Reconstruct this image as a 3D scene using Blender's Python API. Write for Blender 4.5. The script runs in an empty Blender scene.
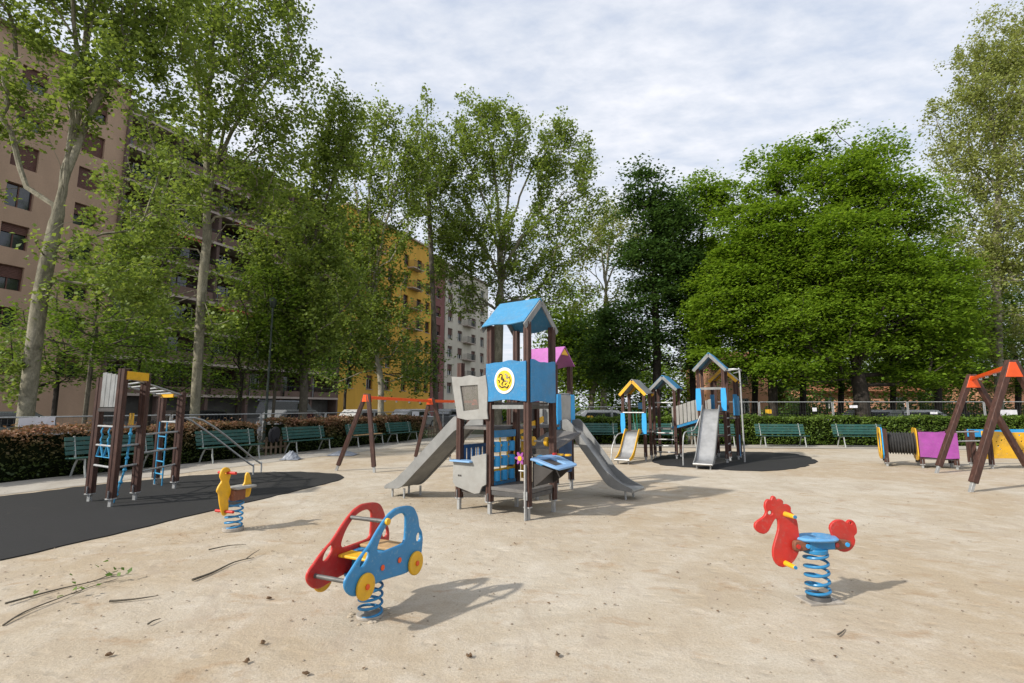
import bpy, bmesh, math, random
import numpy as np
from mathutils import Vector, Matrix
from mathutils.geometry import tessellate_polygon

PI = math.pi
R = math.radians
scene = bpy.context.scene
COL = scene.collection

# ------------------------------------------------------------------ camera model (used to survey the place)
PITCH, FOC, EYE = R(7.5), 500.0, 1.6
def ray(px, py):
    u = (px-512)/FOC; v = (341.5-py)/FOC
    return Vector((u, math.cos(PITCH)-v*math.sin(PITCH), math.sin(PITCH)+v*math.cos(PITCH)))
def G(px, py, z=0.0):
    d = ray(px, py); t = (z-EYE)/d.z
    return Vector((d.x*t, d.y*t, z))
def V(px, py, Y):
    d = ray(px, py); t = Y/d.y
    return Vector((d.x*t, Y, EYE+d.z*t))

# ------------------------------------------------------------------ materials
def new_mat(name):
    m = bpy.data.materials.new(name); m.use_nodes = True
    nt = m.node_tree; nt.nodes.clear()
    out = nt.nodes.new('ShaderNodeOutputMaterial')
    b = nt.nodes.new('ShaderNodeBsdfPrincipled')
    nt.links.new(b.outputs[0], out.inputs[0])
    return m, nt, b, out
def N(nt, t, **kw):
    n = nt.nodes.new(t)
    for k, v in kw.items():
        if k in n.inputs.keys(): n.inputs[k].default_value = v
        else: setattr(n, k, v)
    return n
def ramp(nt, src, stops):
    r = nt.nodes.new('ShaderNodeValToRGB')
    e = r.color_ramp.elements
    while len(e) < len(stops): e.new(0.5)
    for i, (p, c) in enumerate(stops):
        e[i].position = p
        e[i].color = (c[0], c[1], c[2], 1) if not isinstance(c, (int, float)) else (c, c, c, 1)
    nt.links.new(src, r.inputs[0])
    return r
def mixc(nt, fac, a, b, mode='MIX'):
    m = nt.nodes.new('ShaderNodeMix'); m.data_type = 'RGBA'; m.blend_type = mode
    for sock, val in ((m.inputs[0], fac), (m.inputs[6], a), (m.inputs[7], b)):
        if hasattr(val, 'is_linked') or hasattr(val, 'links'): nt.links.new(val, sock)
        elif isinstance(val, (int, float)): sock.default_value = val
        else: sock.default_value = (val[0], val[1], val[2], 1)
    return m.outputs[2]
def objvec(nt, scale=(1,1,1), rot=(0,0,0)):
    tc = nt.nodes.new('ShaderNodeTexCoord'); mp = nt.nodes.new('ShaderNodeMapping')
    mp.inputs['Scale'].default_value = scale; mp.inputs['Rotation'].default_value = rot
    nt.links.new(tc.outputs['Object'], mp.inputs[0]); return mp.outputs[0]
def noise(nt, vec, scale, detail=4, rough=.55, dist=0):
    n = N(nt, 'ShaderNodeTexNoise', Scale=scale, Detail=detail, Roughness=rough, Distortion=dist)
    nt.links.new(vec, n.inputs['Vector']); return n.outputs['Fac']
def bump(nt, b, h, strength=.3, dist=.01):
    bp = N(nt, 'ShaderNodeBump', Strength=strength, Distance=dist)
    nt.links.new(h, bp.inputs['Height']); nt.links.new(bp.outputs[0], b.inputs['Normal'])

def paint(name, c, rough=.42, metal=0, var=.25, scale=6, worn=None, bstr=.08, spec=.5):
    m, nt, b, o = new_mat(name)
    v = objvec(nt)
    n1 = noise(nt, v, scale, 6, .62)
    d = [x*(1-var) for x in c]; l = [min(1, x*(1+var*.6)) for x in c]
    col = ramp(nt, n1, [(.3, d), (.7, l)]).outputs[0]
    n3 = noise(nt, v, scale*5, 5, .7)
    if worn:
        col = mixc(nt, ramp(nt, n3, [(.55, 0), (.70, .7)]).outputs[0], col, worn)
        sc_ = noise(nt, objvec(nt, (1,1,14), (.5,.3,.9)), 9, 4, .7, .3)
        col = mixc(nt, ramp(nt, sc_, [(.66, 0), (.72, .45)]).outputs[0], col, [min(1, x*1.5) for x in worn])
        gr = noise(nt, v, 2.5, 6, .7)
        col = mixc(nt, ramp(nt, gr, [(.5, 0), (.75, .35)]).outputs[0], col, (.16,.13,.10))
    nt.links.new(col, b.inputs['Base Color'])
    rr = ramp(nt, n3, [(.3, rough*.8), (.7, min(1, rough*1.35))])
    nt.links.new(rr.outputs[0], b.inputs['Roughness'])
    b.inputs['Metallic'].default_value = metal
    b.inputs['Specular IOR Level'].default_value = spec
    bump(nt, b, n3, bstr, .004)
    return m

M = {}
M['blue'] = paint('blue_board', (.026,.205,.43), .4, worn=(.16,.30,.42), var=.12)
M['roof_blue'] = paint('roof_blue', (.045,.24,.45), .45, worn=(.2,.34,.44), var=.15)
M['seat_blue'] = paint('worn_seat', (.10,.30,.56), .4, worn=(.4,.5,.6), var=.2)
M['blue2'] = paint('blue_metal', (.02,.2,.42), .35, worn=(.12,.18,.2), var=.2)
M['sky_blue'] = paint('bright_blue_board', (.03,.34,.72), .42, var=.1)
M['pale_blue'] = paint('pale_blue_board', (.22,.40,.66), .45, var=.15)
M['navy'] = paint('slotted_blue', (.02,.10,.26), .45)
M['red'] = paint('red_board', (.50,.025,.018), .4, worn=(.42,.10,.08), var=.2)
M['yellow'] = paint('yellow_board', (.74,.41,.014), .42, worn=(.5,.28,.05), var=.15)
M['lemon'] = paint('lemon_disc', (.78,.52,.02), .45, var=.08)
M['orange'] = paint('orange_steel', (.75,.09,.01), .4, var=.12)
M['purple'] = paint('purple_board', (.30,.055,.29), .5, worn=(.30,.12,.29), var=.2)
M['lilac'] = paint('lilac_roof', (.40,.12,.36), .5, worn=(.4,.2,.4), var=.15)
M['grey_board'] = paint('grey_board', (.29,.29,.275), .55, worn=(.26,.25,.23), var=.15)
M['grey_slat'] = paint('grey_slat', (.23,.24,.24), .6, var=.3, worn=(.2,.2,.19))
M['dark_board'] = paint('dark_board', (.05,.045,.042), .55, var=.3)
M['deck'] = paint('deck_board', (.13,.125,.12), .7, var=.3, worn=(.26,.23,.19))
M['white'] = paint('white_board', (.75,.75,.72), .5, var=.06)
M['black'] = paint('black_ink', (.02,.02,.02), .6)
M['tan_wood'] = paint('bare_wood', (.42,.27,.13), .7, var=.3, scale=9)
M['old_wood'] = paint('weathered_wood', (.17,.125,.085), .85, var=.4, scale=9)
M['green_bench'] = paint('green_bench', (.012,.075,.062), .5, var=.3, worn=(.045,.11,.09))
M['bench_leg'] = paint('bench_leg', (.34,.36,.34), .55, var=.2)
M['galv'] = paint('galvanised', (.42,.43,.43), .5, .55, var=.25, scale=14)
M['steel'] = paint('stainless', (.42,.42,.41), .42, .75, var=.2, scale=5)
M['slide_side'] = paint('slide_side', (.27,.275,.27), .5, .35, var=.2, scale=4)
M['dark_steel'] = paint('dark_steel', (.12,.12,.12), .45, .6, var=.3)
M['bar'] = paint('grey_bar', (.13,.13,.125), .5, .3, var=.3)
M['paper'] = paint('paper', (.72,.71,.74), .8, var=.05)
M['bag'] = paint('plastic_sheet', (.22,.24,.28), .5, var=.3, scale=10)
M['cloth'] = paint('dark_cloth', (.012,.012,.016), .9)
M['rope'] = paint('blue_rope', (.04,.28,.50), .8, var=.2)
M['rope_green'] = paint('green_rope', (.03,.2,.14), .8, var=.2)
M['lamp_green'] = paint('green_pole', (.022,.035,.026), .5)
M['rail_dark'] = paint('dark_railing', (.02,.022,.02), .5)
M['rust'] = paint('rusty_bracket', (.20,.075,.04), .7, var=.4, worn=(.3,.14,.07))
M['shaded_stone'] = paint('shaded_stone_wall', (.13,.125,.12), .85, var=.3, scale=1.5)  # street level stone, darkened so the colour carries the shadow there
M['asphalt'] = paint('asphalt', (.055,.055,.056), .9, var=.25, scale=2)
M['tyre'] = paint('tyre', (.02,.02,.02), .8)
M['clay'] = paint('plate_grey', (.33,.30,.26), .7, var=.4, scale=12)

def mat_post():
    m, nt, b, o = new_mat('brown_plastic_post')
    v = objvec(nt, (1,1,.25))
    n = noise(nt, v, 22, 6, .7)
    col = ramp(nt, n, [(.3, (.030,.012,.008)), (.55, (.060,.024,.016)), (.75, (.12,.06,.042))]).outputs[0]
    nt.links.new(col, b.inputs['Base Color']); b.inputs['Roughness'].default_value = .6
    bump(nt, b, n, .25, .004)
    return m
M['post'] = mat_post()

def mat_sand():
    m, nt, b, o = new_mat('packed_sand')
    v = objvec(nt); vr = objvec(nt, (.75, 1.15, 1), (0,0,R(14)))
    big = noise(nt, v, .28, 6, .6, .6)
    streak = noise(nt, vr, 1.0, 7, .65, 1.0)
    med = noise(nt, v, 2.6, 8, .7, .3)
    fine = noise(nt, v, 60, 5, .8)
    pock = noise(nt, v, 9, 6, .75)
    c = ramp(nt, streak, [(.25, (.385,.33,.255)), (.5, (.475,.425,.345)), (.78, (.54,.495,.42))]).outputs[0]
    c = mixc(nt, ramp(nt, big, [(.40, .8), (.58, 0)]).outputs[0], c, (.40,.32,.22))
    c = mixc(nt, ramp(nt, med, [(.48, 0), (.72, .55)]).outputs[0], c, (.60,.555,.48))
    c = mixc(nt, ramp(nt, pock, [(.62, 0), (.74, .5)]).outputs[0], c, (.24,.17,.10))
    c = mixc(nt, ramp(nt, fine, [(.35, .5), (.55, 0)]).outputs[0], c, (.25,.20,.145))
    st = noise(nt, objvec(nt, (.7,1.1,1), (0,0,R(-12))), 2.6, 7, .68, .5)
    c = mixc(nt, ramp(nt, st, [(.56, 0), (.68, .5)]).outputs[0], c, (.30,.19,.10))
    st2 = noise(nt, objvec(nt, (1.2,.6,1), (0,0,R(30))), 1.7, 8, .7, .9)
    c = mixc(nt, ramp(nt, st2, [(.54, 0), (.64, .5)]).outputs[0], c, (.35,.29,.225))
    vor = N(nt, 'ShaderNodeTexVoronoi', Scale=4.2, feature='SMOOTH_F1'); nt.links.new(objvec(nt, (1,1.5,1), (0,0,.6)), vor.inputs['Vector'])
    foot = ramp(nt, vor.outputs['Distance'], [(.05, 0), (.28, 1)]).outputs[0]
    nt.links.new(c, b.inputs['Base Color']); b.inputs['Roughness'].default_value = .95
    b.inputs['Specular IOR Level'].default_value = .15
    h = nt.nodes.new('ShaderNodeMath'); h.operation = 'MULTIPLY_ADD'
    nt.links.new(fine, h.inputs[0]); h.inputs[1].default_value = .25; nt.links.new(pock, h.inputs[2])
    h2 = nt.nodes.new('ShaderNodeMath'); h2.operation = 'MULTIPLY_ADD'
    nt.links.new(med, h2.inputs[0]); h2.inputs[1].default_value = 1.2; nt.links.new(h.outputs[0], h2.inputs[2])
    h3 = nt.nodes.new('ShaderNodeMath'); h3.operation = 'MULTIPLY_ADD'
    nt.links.new(foot, h3.inputs[0]); h3.inputs[1].default_value = .55; nt.links.new(h2.outputs[0], h3.inputs[2])
    bump(nt, b, h3.outputs[0], .6, .024)
    return m
M['sand'] = mat_sand()
def mat_rubber():
    m, nt, b, o = new_mat('black_rubber')
    v = objvec(nt)
    fine = noise(nt, v, 90, 3, .8); dust = noise(nt, objvec(nt, (.5,1.4,1), (0,0,R(20))), 1.3, 7, .7, .8)
    c = ramp(nt, fine, [(.3, (.006,.006,.006)), (.62, (.013,.013,.0135)), (.80, (.045,.044,.042))]).outputs[0]
    c = mixc(nt, ramp(nt, dust, [(.55, 0), (.85, .2)]).outputs[0], c, (.13,.11,.09))
    spill = noise(nt, v, 3.5, 8, .75, .6)
    c = mixc(nt, ramp(nt, spill, [(.66, 0), (.74, .5)]).outputs[0], c, (.30,.25,.19))
    nt.links.new(c, b.inputs['Base Color']); b.inputs['Roughness'].default_value = .85
    bump(nt, b, fine, .6, .006)
    return m
M['rubber'] = mat_rubber()
def mat_concrete():
    m, nt, b, o = new_mat('concrete_path')
    v = objvec(nt)
    a = noise(nt, v, 1.1, 8, .7, .5); f = noise(nt, v, 45, 4, .8)
    c = ramp(nt, a, [(.3, (.28,.25,.21)), (.7, (.44,.41,.36))]).outputs[0]
    c = mixc(nt, ramp(nt, f, [(.35, .4), (.55, 0)]).outputs[0], c, (.22,.2,.17))
    nt.links.new(c, b.inputs['Base Color']); b.inputs['Roughness'].default_value = .95
    bump(nt, b, f, .3, .01)
    return m
M['concrete'] = mat_concrete()
def mat_soil():
    m, nt, b, o = new_mat('soil_and_grass')
    v = objvec(nt)
    a = noise(nt, v, .35, 8, .7, .4); f = noise(nt, v, 14, 6, .8)
    c = ramp(nt, a, [(.35, (.12,.095,.06)), (.6, (.05,.085,.022))]).outputs[0]
    c = mixc(nt, ramp(nt, f, [(.4, .6), (.6, 0)]).outputs[0], c, (.05,.045,.025))
    nt.links.new(c, b.inputs['Base Color']); b.inputs['Roughness'].default_value = 1
    bump(nt, b, f, .6, .05)
    return m
M['soil'] = mat_soil()

def mat_leaf(name, a, b_, c_, trans=.35, red=None, zred=(0,1)):
    m, nt, b, out = new_mat(name)
    g = nt.nodes.new('ShaderNodeNewGeometry')
    col = ramp(nt, g.outputs['Random Per Island'], [(0, a), (.5, b_), (1, c_)]).outputs[0]
    v = objvec(nt); n = noise(nt, v, .45, 3, .6)
    col = mixc(nt, ramp(nt, n, [(.35, 0), (.7, .55)]).outputs[0], col, c_)
    if red:
        tc = nt.nodes.new('ShaderNodeTexCoord'); sp = nt.nodes.new('ShaderNodeSeparateXYZ')
        nt.links.new(tc.outputs['Object'], sp.inputs[0])
        mr = nt.nodes.new('ShaderNodeMapRange'); mr.inputs[1].default_value = zred[0]; mr.inputs[2].default_value = zred[1]
        nt.links.new(sp.outputs[2], mr.inputs[0])
        n2 = noise(nt, v, 2.2, 4, .7)
        mu = nt.nodes.new('ShaderNodeMath'); mu.operation = 'MULTIPLY'
        nt.links.new(mr.outputs[0], mu.inputs[0]); nt.links.new(ramp(nt, n2, [(.3, .25), (.6, 1)]).outputs[0], mu.inputs[1])
        mu2 = nt.nodes.new('ShaderNodeMath'); mu2.operation = 'MULTIPLY'
        nt.links.new(mu.outputs[0], mu2.inputs[0])
        nt.links.new(ramp(nt, g.outputs['Random Per Island'], [(.1, .35), (.5, 1)]).outputs[0], mu2.inputs[1])
        col = mixc(nt, mu2.outputs[0], col, red)
    nt.links.new(col, b.inputs['Base Color']); b.inputs['Roughness'].default_value = .55
    b.inputs['Specular IOR Level'].default_value = .3
    t = nt.nodes.new('ShaderNodeBsdfTranslucent'); nt.links.new(mixc(nt, 1.0, col, (1.45,1.35,1.0), 'MULTIPLY'), t.inputs[0])
    mx = nt.nodes.new('ShaderNodeMixShader'); mx.inputs[0].default_value = trans
    nt.links.new(b.outputs[0], mx.inputs[1]); nt.links.new(t.outputs[0], mx.inputs[2]); nt.links.new(mx.outputs[0], out.inputs[0])
    return m
M['leaf_plane'] = mat_leaf('plane_tree_leaf', (.105,.165,.03), (.158,.23,.042), (.22,.295,.06), .42)
M['leaf_olive'] = mat_leaf('olive_leaf', (.165,.21,.05), (.235,.28,.07), (.31,.345,.11), .42)
M['leaf_young'] = mat_leaf('young_leaf', (.065,.125,.016), (.10,.18,.022), (.16,.245,.032), .45)
M['leaf_bright'] = mat_leaf('bright_leaf', (.085,.162,.013), (.135,.24,.019), (.205,.32,.03), .45)
M['leaf_dark'] = mat_leaf('dark_leaf', (.028,.068,.016), (.05,.105,.024), (.08,.15,.034), .35)
M['leaf_mid'] = mat_leaf('mid_leaf', (0.045,0.098,0.013), (0.075,0.154,0.018), (0.120,0.210,0.028), .35)
M['leaf_far'] = mat_leaf('far_leaf', (0.088,0.165,0.018), (0.143,0.242,0.026), (0.209,0.319,0.036), .45)
M['leaf_hedge'] = mat_leaf('hedge_leaf', (.035,.075,.012), (.075,.135,.018), (.14,.21,.03), .3)
M['leaf_hedge_red'] = mat_leaf('red_hedge_leaf', (0.030,0.051,0.013), (0.048,0.075,0.018), (0.083,0.112,0.026), .25, red=(.34,.17,.11), zred=(.35,1.05))
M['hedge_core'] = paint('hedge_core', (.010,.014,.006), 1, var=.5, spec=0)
def mat_bark(name, a, b_, c_, sc=3.0):
    m, nt, b, o = new_mat(name)
    v = objvec(nt, (1,1,.45))
    vo = N(nt, 'ShaderNodeTexVoronoi', Scale=sc*2.2); nt.links.new(v, vo.inputs['Vector'])
    n = noise(nt, v, sc, 6, .7, 1.0); f = noise(nt, v, sc*9, 5, .75)
    c = ramp(nt, n, [(.35, a), (.5, b_), (.66, c_)]).outputs[0]
    c = mixc(nt, ramp(nt, f, [(.35, .5), (.6, 0)]).outputs[0], c, [x*.5 for x in a])
    nt.links.new(c, b.inputs['Base Color']); b.inputs['Roughness'].default_value = .9
    bump(nt, b, f, .5, .03)
    return m
M['bark_plane'] = mat_bark('plane_bark', (.12,.11,.075), (.24,.22,.155), (.36,.33,.25))
M['bark_pale'] = mat_bark('pale_bark', (.20,.18,.13), (.34,.31,.24), (.46,.43,.35))
M['bark_dark'] = mat_bark('dark_bark', (.018,.014,.010), (.035,.027,.02), (.07,.055,.042), 5)
M['bark_grey'] = mat_bark('grey_bark', (.07,.06,.045), (.11,.095,.07), (.17,.15,.115), 4)
def mat_plaster(name, c, var=.15):
    m, nt, b, o = new_mat(name)
    v = objvec(nt, (1,1,.35)); a = noise(nt, v, .5, 7, .65, .4); f = noise(nt, objvec(nt), 12, 4, .7)
    col = ramp(nt, a, [(.3, [x*(1-var) for x in c]), (.7, [min(1, x*(1+var)) for x in c])]).outputs[0]
    col = mixc(nt, ramp(nt, f, [(.4, .25), (.6, 0)]).outputs[0], col, [x*.7 for x in c])
    nt.links.new(col, b.inputs['Base Color']); b.inputs['Roughness'].default_value = .9
    bump(nt, b, f, .2, .01); return m
M['plaster_brown'] = mat_plaster('brown_render', (.42,.285,.195))
M['slab'] = mat_plaster('pale_slab', (.46,.38,.33))
M['parapet'] = mat_plaster('brown_parapet', (.17,.11,.085))
M['plaster_yellow'] = mat_plaster('ochre_render', (.64,.36,.05))
M['plaster_maroon'] = mat_plaster('maroon_render', (.22,.09,.08))
M['plaster_beige'] = mat_plaster('beige_render', (.55,.50,.41))
M['plaster_salmon'] = mat_plaster('salmon_render', (.55,.28,.17))
M['shaded_recess'] = mat_plaster('shaded_recess_wall', (.13,.085,.07))  # wall behind the balconies, their shadow put into its dark colour
M['shutter'] = paint('brown_shutter', (.12,.05,.035), .6, var=.2)
M['awning'] = paint('red_awning', (.36,.04,.04), .8, var=.2)
M['terracotta'] = paint('roof_tiles', (.33,.13,.07), .85, var=.3)
def mat_glass(name, c):
    m, nt, b, o = new_mat(name)
    b.inputs['Base Color'].default_value = (*c, 1); b.inputs['Roughness'].default_value = .06
    b.inputs['Specular IOR Level'].default_value = .9
    return m
M['glass'] = mat_glass('window_glass', (.02,.025,.03))
def mat_clear():
    m, nt, b, o = new_mat('clear_polycarbonate')
    t = nt.nodes.new('ShaderNodeBsdfTransparent'); t.inputs[0].default_value = (.72,.70,.66,1)
    g = N(nt, 'ShaderNodeBsdfGlossy', Roughness=.15)
    d = nt.nodes.new('ShaderNodeBsdfDiffuse'); d.inputs[0].default_value = (.3,.28,.25,1)
    m1 = nt.nodes.new('ShaderNodeMixShader'); m1.inputs[0].default_value = .35
    nt.links.new(t.outputs[0], m1.inputs[1]); nt.links.new(d.outputs[0], m1.inputs[2])
    m2 = nt.nodes.new('ShaderNodeMixShader'); m2.inputs[0].default_value = .06
    nt.links.new(m1.outputs[0], m2.inputs[1]); nt.links.new(g.outputs[0], m2.inputs[2])
    nt.links.new(m2.outputs[0], o.inputs[0]); return m
M['clear'] = mat_clear()
CARCOL = {k: paint('car_'+k, c, .25, .2, var=.05) for k, c in dict(white=(.6,.6,.6), grey=(.2,.21,.22), black=(.02,.02,.022), blue=(.04,.08,.2), red=(.3,.03,.03), silver=(.45,.45,.46)).items()}

# ------------------------------------------------------------------ mesh helpers
def link(name, me, mat=None, parent=None):
    o = bpy.data.objects.new(name, me); COL.objects.link(o)
    if mat is not None: me.materials.append(mat)
    if parent is not None: o.parent = parent
    return o
class MB:
    def __init__(s): s.v = []; s.f = []
    def add(s, vs, fs):
        k = len(s.v); s.v += [tuple(v) for v in vs]; s.f += [tuple(i+k for i in f) for f in fs]; return s
    def frame_box(s, c, X, Y, Z):
        c = Vector(c); vs = []
        for z in (-1, 1):
            for x, y in ((-1,-1),(1,-1),(1,1),(-1,1)): vs.append(c + X*x + Y*y + Z*z)
        return s.add(vs, [(3,2,1,0),(4,5,6,7),(0,1,5,4),(1,2,6,5),(2,3,7,6),(3,0,4,7)])
    def box(s, x0, x1, y0, y1, z0, z1):
        return s.frame_box(((x0+x1)/2, (y0+y1)/2, (z0+z1)/2), Vector(((x1-x0)/2,0,0)), Vector((0,(y1-y0)/2,0)), Vector((0,0,(z1-z0)/2)))
    def beam(s, p, q, w, d, up=(0,0,1)):
        p, q = Vector(p), Vector(q); Z = (q-p); L = Z.length; Z.normalize(); u = Vector(up)
        if abs(Z.dot(u)) > .99: u = Vector((1,0,0))
        X = u.cross(Z).normalized(); Y = Z.cross(X)
        return s.frame_box((p+q)/2, X*w/2, Y*d/2, Z*L/2)
    def tube(s, pts, r, n=10, cap=True):
        pts = [Vector(p) for p in pts]
        rs = r if isinstance(r, (list, tuple)) else [r]*len(pts)
        T = []
        for i in range(len(pts)):
            a = pts[max(0, i-1)]; b = pts[min(len(pts)-1, i+1)]
            t = b-a
            T.append(t.normalized() if t.length > 1e-9 else Vector((0,0,1)))
        u = Vector((0,0,1)) if abs(T[0].z) < .9 else Vector((1,0,0))
        X = u.cross(T[0]).normalized(); vs = []; fs = []
        for i, p in enumerate(pts):
            X = X - T[i]*X.dot(T[i])
            if X.length < 1e-6: X = T[i].orthogonal()
            X.normalize(); Y = T[i].cross(X)
            for k in range(n):
                a = 2*PI*k/n; vs.append(p + X*math.cos(a)*rs[i] + Y*math.sin(a)*rs[i])
        for i in range(len(pts)-1):
            for k in range(n):
                a = i*n+k; b = i*n+(k+1) % n; fs.append((a, b, b+n, a+n))
        if cap:
            fs.append(tuple(range(n-1, -1, -1))); m = (len(pts)-1)*n; fs.append(tuple(m+k for k in range(n)))
        return s.add(vs, fs)
    def cyl(s, p, q, r, n=16): return s.tube([p, q], r, n)
    def prism(s, loops, O, U, W, t, ch=.004):
        """loops: [outer, hole, ...] in (u,w); plate of thickness t centred on O, chamfered edges"""
        O, U, W = Vector(O), Vector(U).normalized(), Vector(W).normalized(); Nn = U.cross(W)
        def area(l): return sum(l[i][0]*l[(i+1) % len(l)][1]-l[(i+1) % len(l)][0]*l[i][1] for i in range(len(l)))
        L = []
        for i, l in enumerate(loops):
            l = [tuple(p) for p in l]
            if (area(l) > 0) != (i == 0): l = l[::-1]
            L.append(l)
        def off(l):
            o = []; n = len(l)
            for i in range(n):
                a, b, c = Vector(l[i-1]), Vector(l[i]), Vector(l[(i+1) % n])
                d1 = (b-a).normalized(); d2 = (c-b).normalized()
                n1 = Vector((-d1.y, d1.x)); n2 = Vector((-d2.y, d2.x)); m = n1+n2
                m = m.normalized() if m.length > 1e-6 else n1
                k = ch/max(.5, m.dot(n1)); o.append(b+m*k)
            return o
        F = [off(l) for l in L]
        flatF = [p for l in F for p in l]; flatL = [p for l in L for p in l]
        tris = tessellate_polygon([[Vector((p[0], p[1], 0)) for p in l] for l in F])
        h = t/2; n = len(flatF); vs = []
        for src, z in ((flatF, -h), (flatL, -h+ch), (flatL, h-ch), (flatF, h)):
            vs += [O + U*p[0] + W*p[1] + Nn*z for p in src]
        fs = [tuple(reversed([i for i in tr])) for tr in tris] + [tuple(3*n+i for i in tr) for tr in tris]
        st = 0
        for l in L:
            m = len(l)
            for i in range(m):
                a, b = st+i, st+(i+1) % m
                for k in range(3): fs.append((k*n+a, k*n+b, (k+1)*n+b, (k+1)*n+a))
            st += m
        return s.add(vs, fs)
    def ball(s, c, r, n=10, m=6, sc=(1,1,1)):
        c = Vector(c); vs = [c+Vector((0,0,-r*sc[2]))]; fs = []
        for i in range(1, m):
            a = -PI/2+PI*i/m
            for k in range(n): vs.append(c+Vector((math.cos(a)*math.cos(2*PI*k/n)*r*sc[0], math.cos(a)*math.sin(2*PI*k/n)*r*sc[1], math.sin(a)*r*sc[2])))
        vs.append(c+Vector((0,0,r*sc[2])))
        for k in range(n): fs.append((0, 1+(k+1) % n, 1+k))
        for i in range(m-2):
            for k in range(n): fs.append((1+i*n+k, 1+i*n+(k+1) % n, 1+(i+1)*n+(k+1) % n, 1+(i+1)*n+k))
        e = 1+(m-2)*n
        for k in range(n): fs.append((e+k, e+(k+1) % n, len(vs)-1))
        return s.add(vs, fs)
    def build(s, name, mat, parent=None, bevel=0, smooth=True, off=None):
        me = bpy.data.meshes.new(name)
        vs = s.v if off is None else [(v[0]-off[0], v[1]-off[1], v[2]-off[2]) for v in s.v]
        me.from_pydata(vs, [], s.f)
        bm = bmesh.new(); bm.from_mesh(me); bmesh.ops.recalc_face_normals(bm, faces=bm.faces); bm.to_mesh(me); bm.free()
        if smooth:
            me.polygons.foreach_set('use_smooth', [True]*len(me.polygons)); me.set_sharp_from_angle(angle=R(35))
        o = link(name, me, mat, parent)
        if bevel:
            b = o.modifiers.new('bevel', 'BEVEL'); b.width = bevel; b.segments = 2; b.limit_method = 'ANGLE'; b.angle_limit = R(50)
        return o
def tag(o, label=None, cat=None, group=None, kind=None):
    if label: o['label'] = label
    if cat: o['category'] = cat
    if group: o['group'] = group
    if kind: o['kind'] = kind
    return o
def thing(name, label, cat, loc=(0,0,0), rz=0, group=None):
    o = bpy.data.objects.new(name, None); o.empty_display_size = .2; COL.objects.link(o)
    o.location = loc; o.rotation_euler = (0,0,rz)
    return tag(o, label, cat, group)
KIDS = {}
def copy_tree(o, parent=None):
    c = o.copy(); COL.objects.link(c)
    if parent is not None: c.parent = parent
    for ch in [x for x in bpy.data.objects if x.parent == o]: copy_tree(ch, c)
    return c
def spline(pts, n=4, closed=True):
    P = [Vector(p) for p in pts]; out = []; m = len(P)
    rng = range(m) if closed else range(m-1)
    for i in rng:
        p0, p1, p2, p3 = (P[(i-1) % m], P[i], P[(i+1) % m], P[(i+2) % m]) if closed else (P[max(0,i-1)], P[i], P[i+1], P[min(m-1,i+2)])
        for k in range(n):
            t = k/n; out.append(.5*((2*p1)+(p2-p0)*t+(2*p0-5*p1+4*p2-p3)*t*t+(3*p1-p0-3*p2+p3)*t**3))
    if not closed: out.append(P[-1])
    return out
def circle(cx, cy, rx, ry=None, n=24, rot=0):
    ry = ry or rx; o = []
    for k in range(n):
        a = 2*PI*k/n; x, y = rx*math.cos(a), ry*math.sin(a)
        o.append((cx+x*math.cos(rot)-y*math.sin(rot), cy+x*math.sin(rot)+y*math.cos(rot)))
    return o
def rect(x0, x1, y0, y1): return [(x0,y0),(x1,y0),(x1,y1),(x0,y1)]
def wavy(w, h0, h1, a=.018, seed=0, n=14):
    """board outline w wide from h0 to h1 with gently waved long edges"""
    rr = random.Random(seed); p1, p2 = rr.uniform(0,6), rr.uniform(0,6)
    top = [(w*i/n, h1+a*math.sin(2.2*PI*i/n+p1)+a*.5*math.sin(5*PI*i/n+p2)) for i in range(n+1)]
    bot = [(w*i/n, h0+a*math.sin(2.0*PI*i/n+p2)) for i in range(n+1)]
    return bot + top[::-1]
def helix(c, r, z0, z1, turns, n=22):
    k = int(turns*n); return [(c[0]+r*math.cos(2*PI*i/n), c[1]+r*math.sin(2*PI*i/n), z0+(z1-z0)*i/k) for i in range(k+1)]

# ------------------------------------------------------------------ ground
def sheet(name, pts, z, mat, kind='structure', div=None, jitter=0, seed=0, thick=0):
    rr = random.Random(seed); P = []
    n = len(pts)
    for i in range(n):
        a, b = Vector(pts[i][:2]), Vector(pts[(i+1) % n][:2]); P.append(a)
        if div:
            k = int((b-a).length/div)
            for j in range(1, k):
                q = a.lerp(b, j/k); d = (b-a).normalized()
                P.append(q + Vector((-d.y, d.x))*rr.gauss(0, jitter))
    v = [(p.x, p.y, z) for p in P]; me = bpy.data.meshes.new(name)
    tris = tessellate_polygon([[Vector((p.x, p.y, 0)) for p in P]])
    f = [tuple(t) for t in tris]
    if thick:
        m = len(v); v += [(x, y, z-thick) for x, y, _ in v]; f += [(i, (i+1) % m, (i+1) % m+m, i+m) for i in range(m)]
    me.from_pydata(v, [], f)
    bm = bmesh.new(); bm.from_mesh(me); bmesh.ops.recalc_face_normals(bm, faces=bm.faces)
    if sum(ff.normal.z*ff.calc_area() for ff in bm.faces) < 0: bmesh.ops.reverse_faces(bm, faces=bm.faces)
    bm.to_mesh(me); bm.free()
    o = link(name, me, mat); o['kind'] = kind; return o
S = Vector((.387, .922, 0)); NN = Vector((-.922, .387, 0))           # street direction and its normal, away from the playground
def street(s, n, z=0): 
    p = NN*n + S*s; return Vector((p.x, p.y, z))
sheet('ground', [(-400,-60),(400,-60),(400,500),(-400,500)], -.016, M['soil'])
sheet('road', [street(-40,20.5), street(160,20.5), street(160,34), street(-40,34)], -.004, M['asphalt'])
sheet('pavement', [street(-40,34.2), street(160,34.2), street(160,40), street(-40,40)], .1, M['concrete'], thick=.12)
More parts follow.
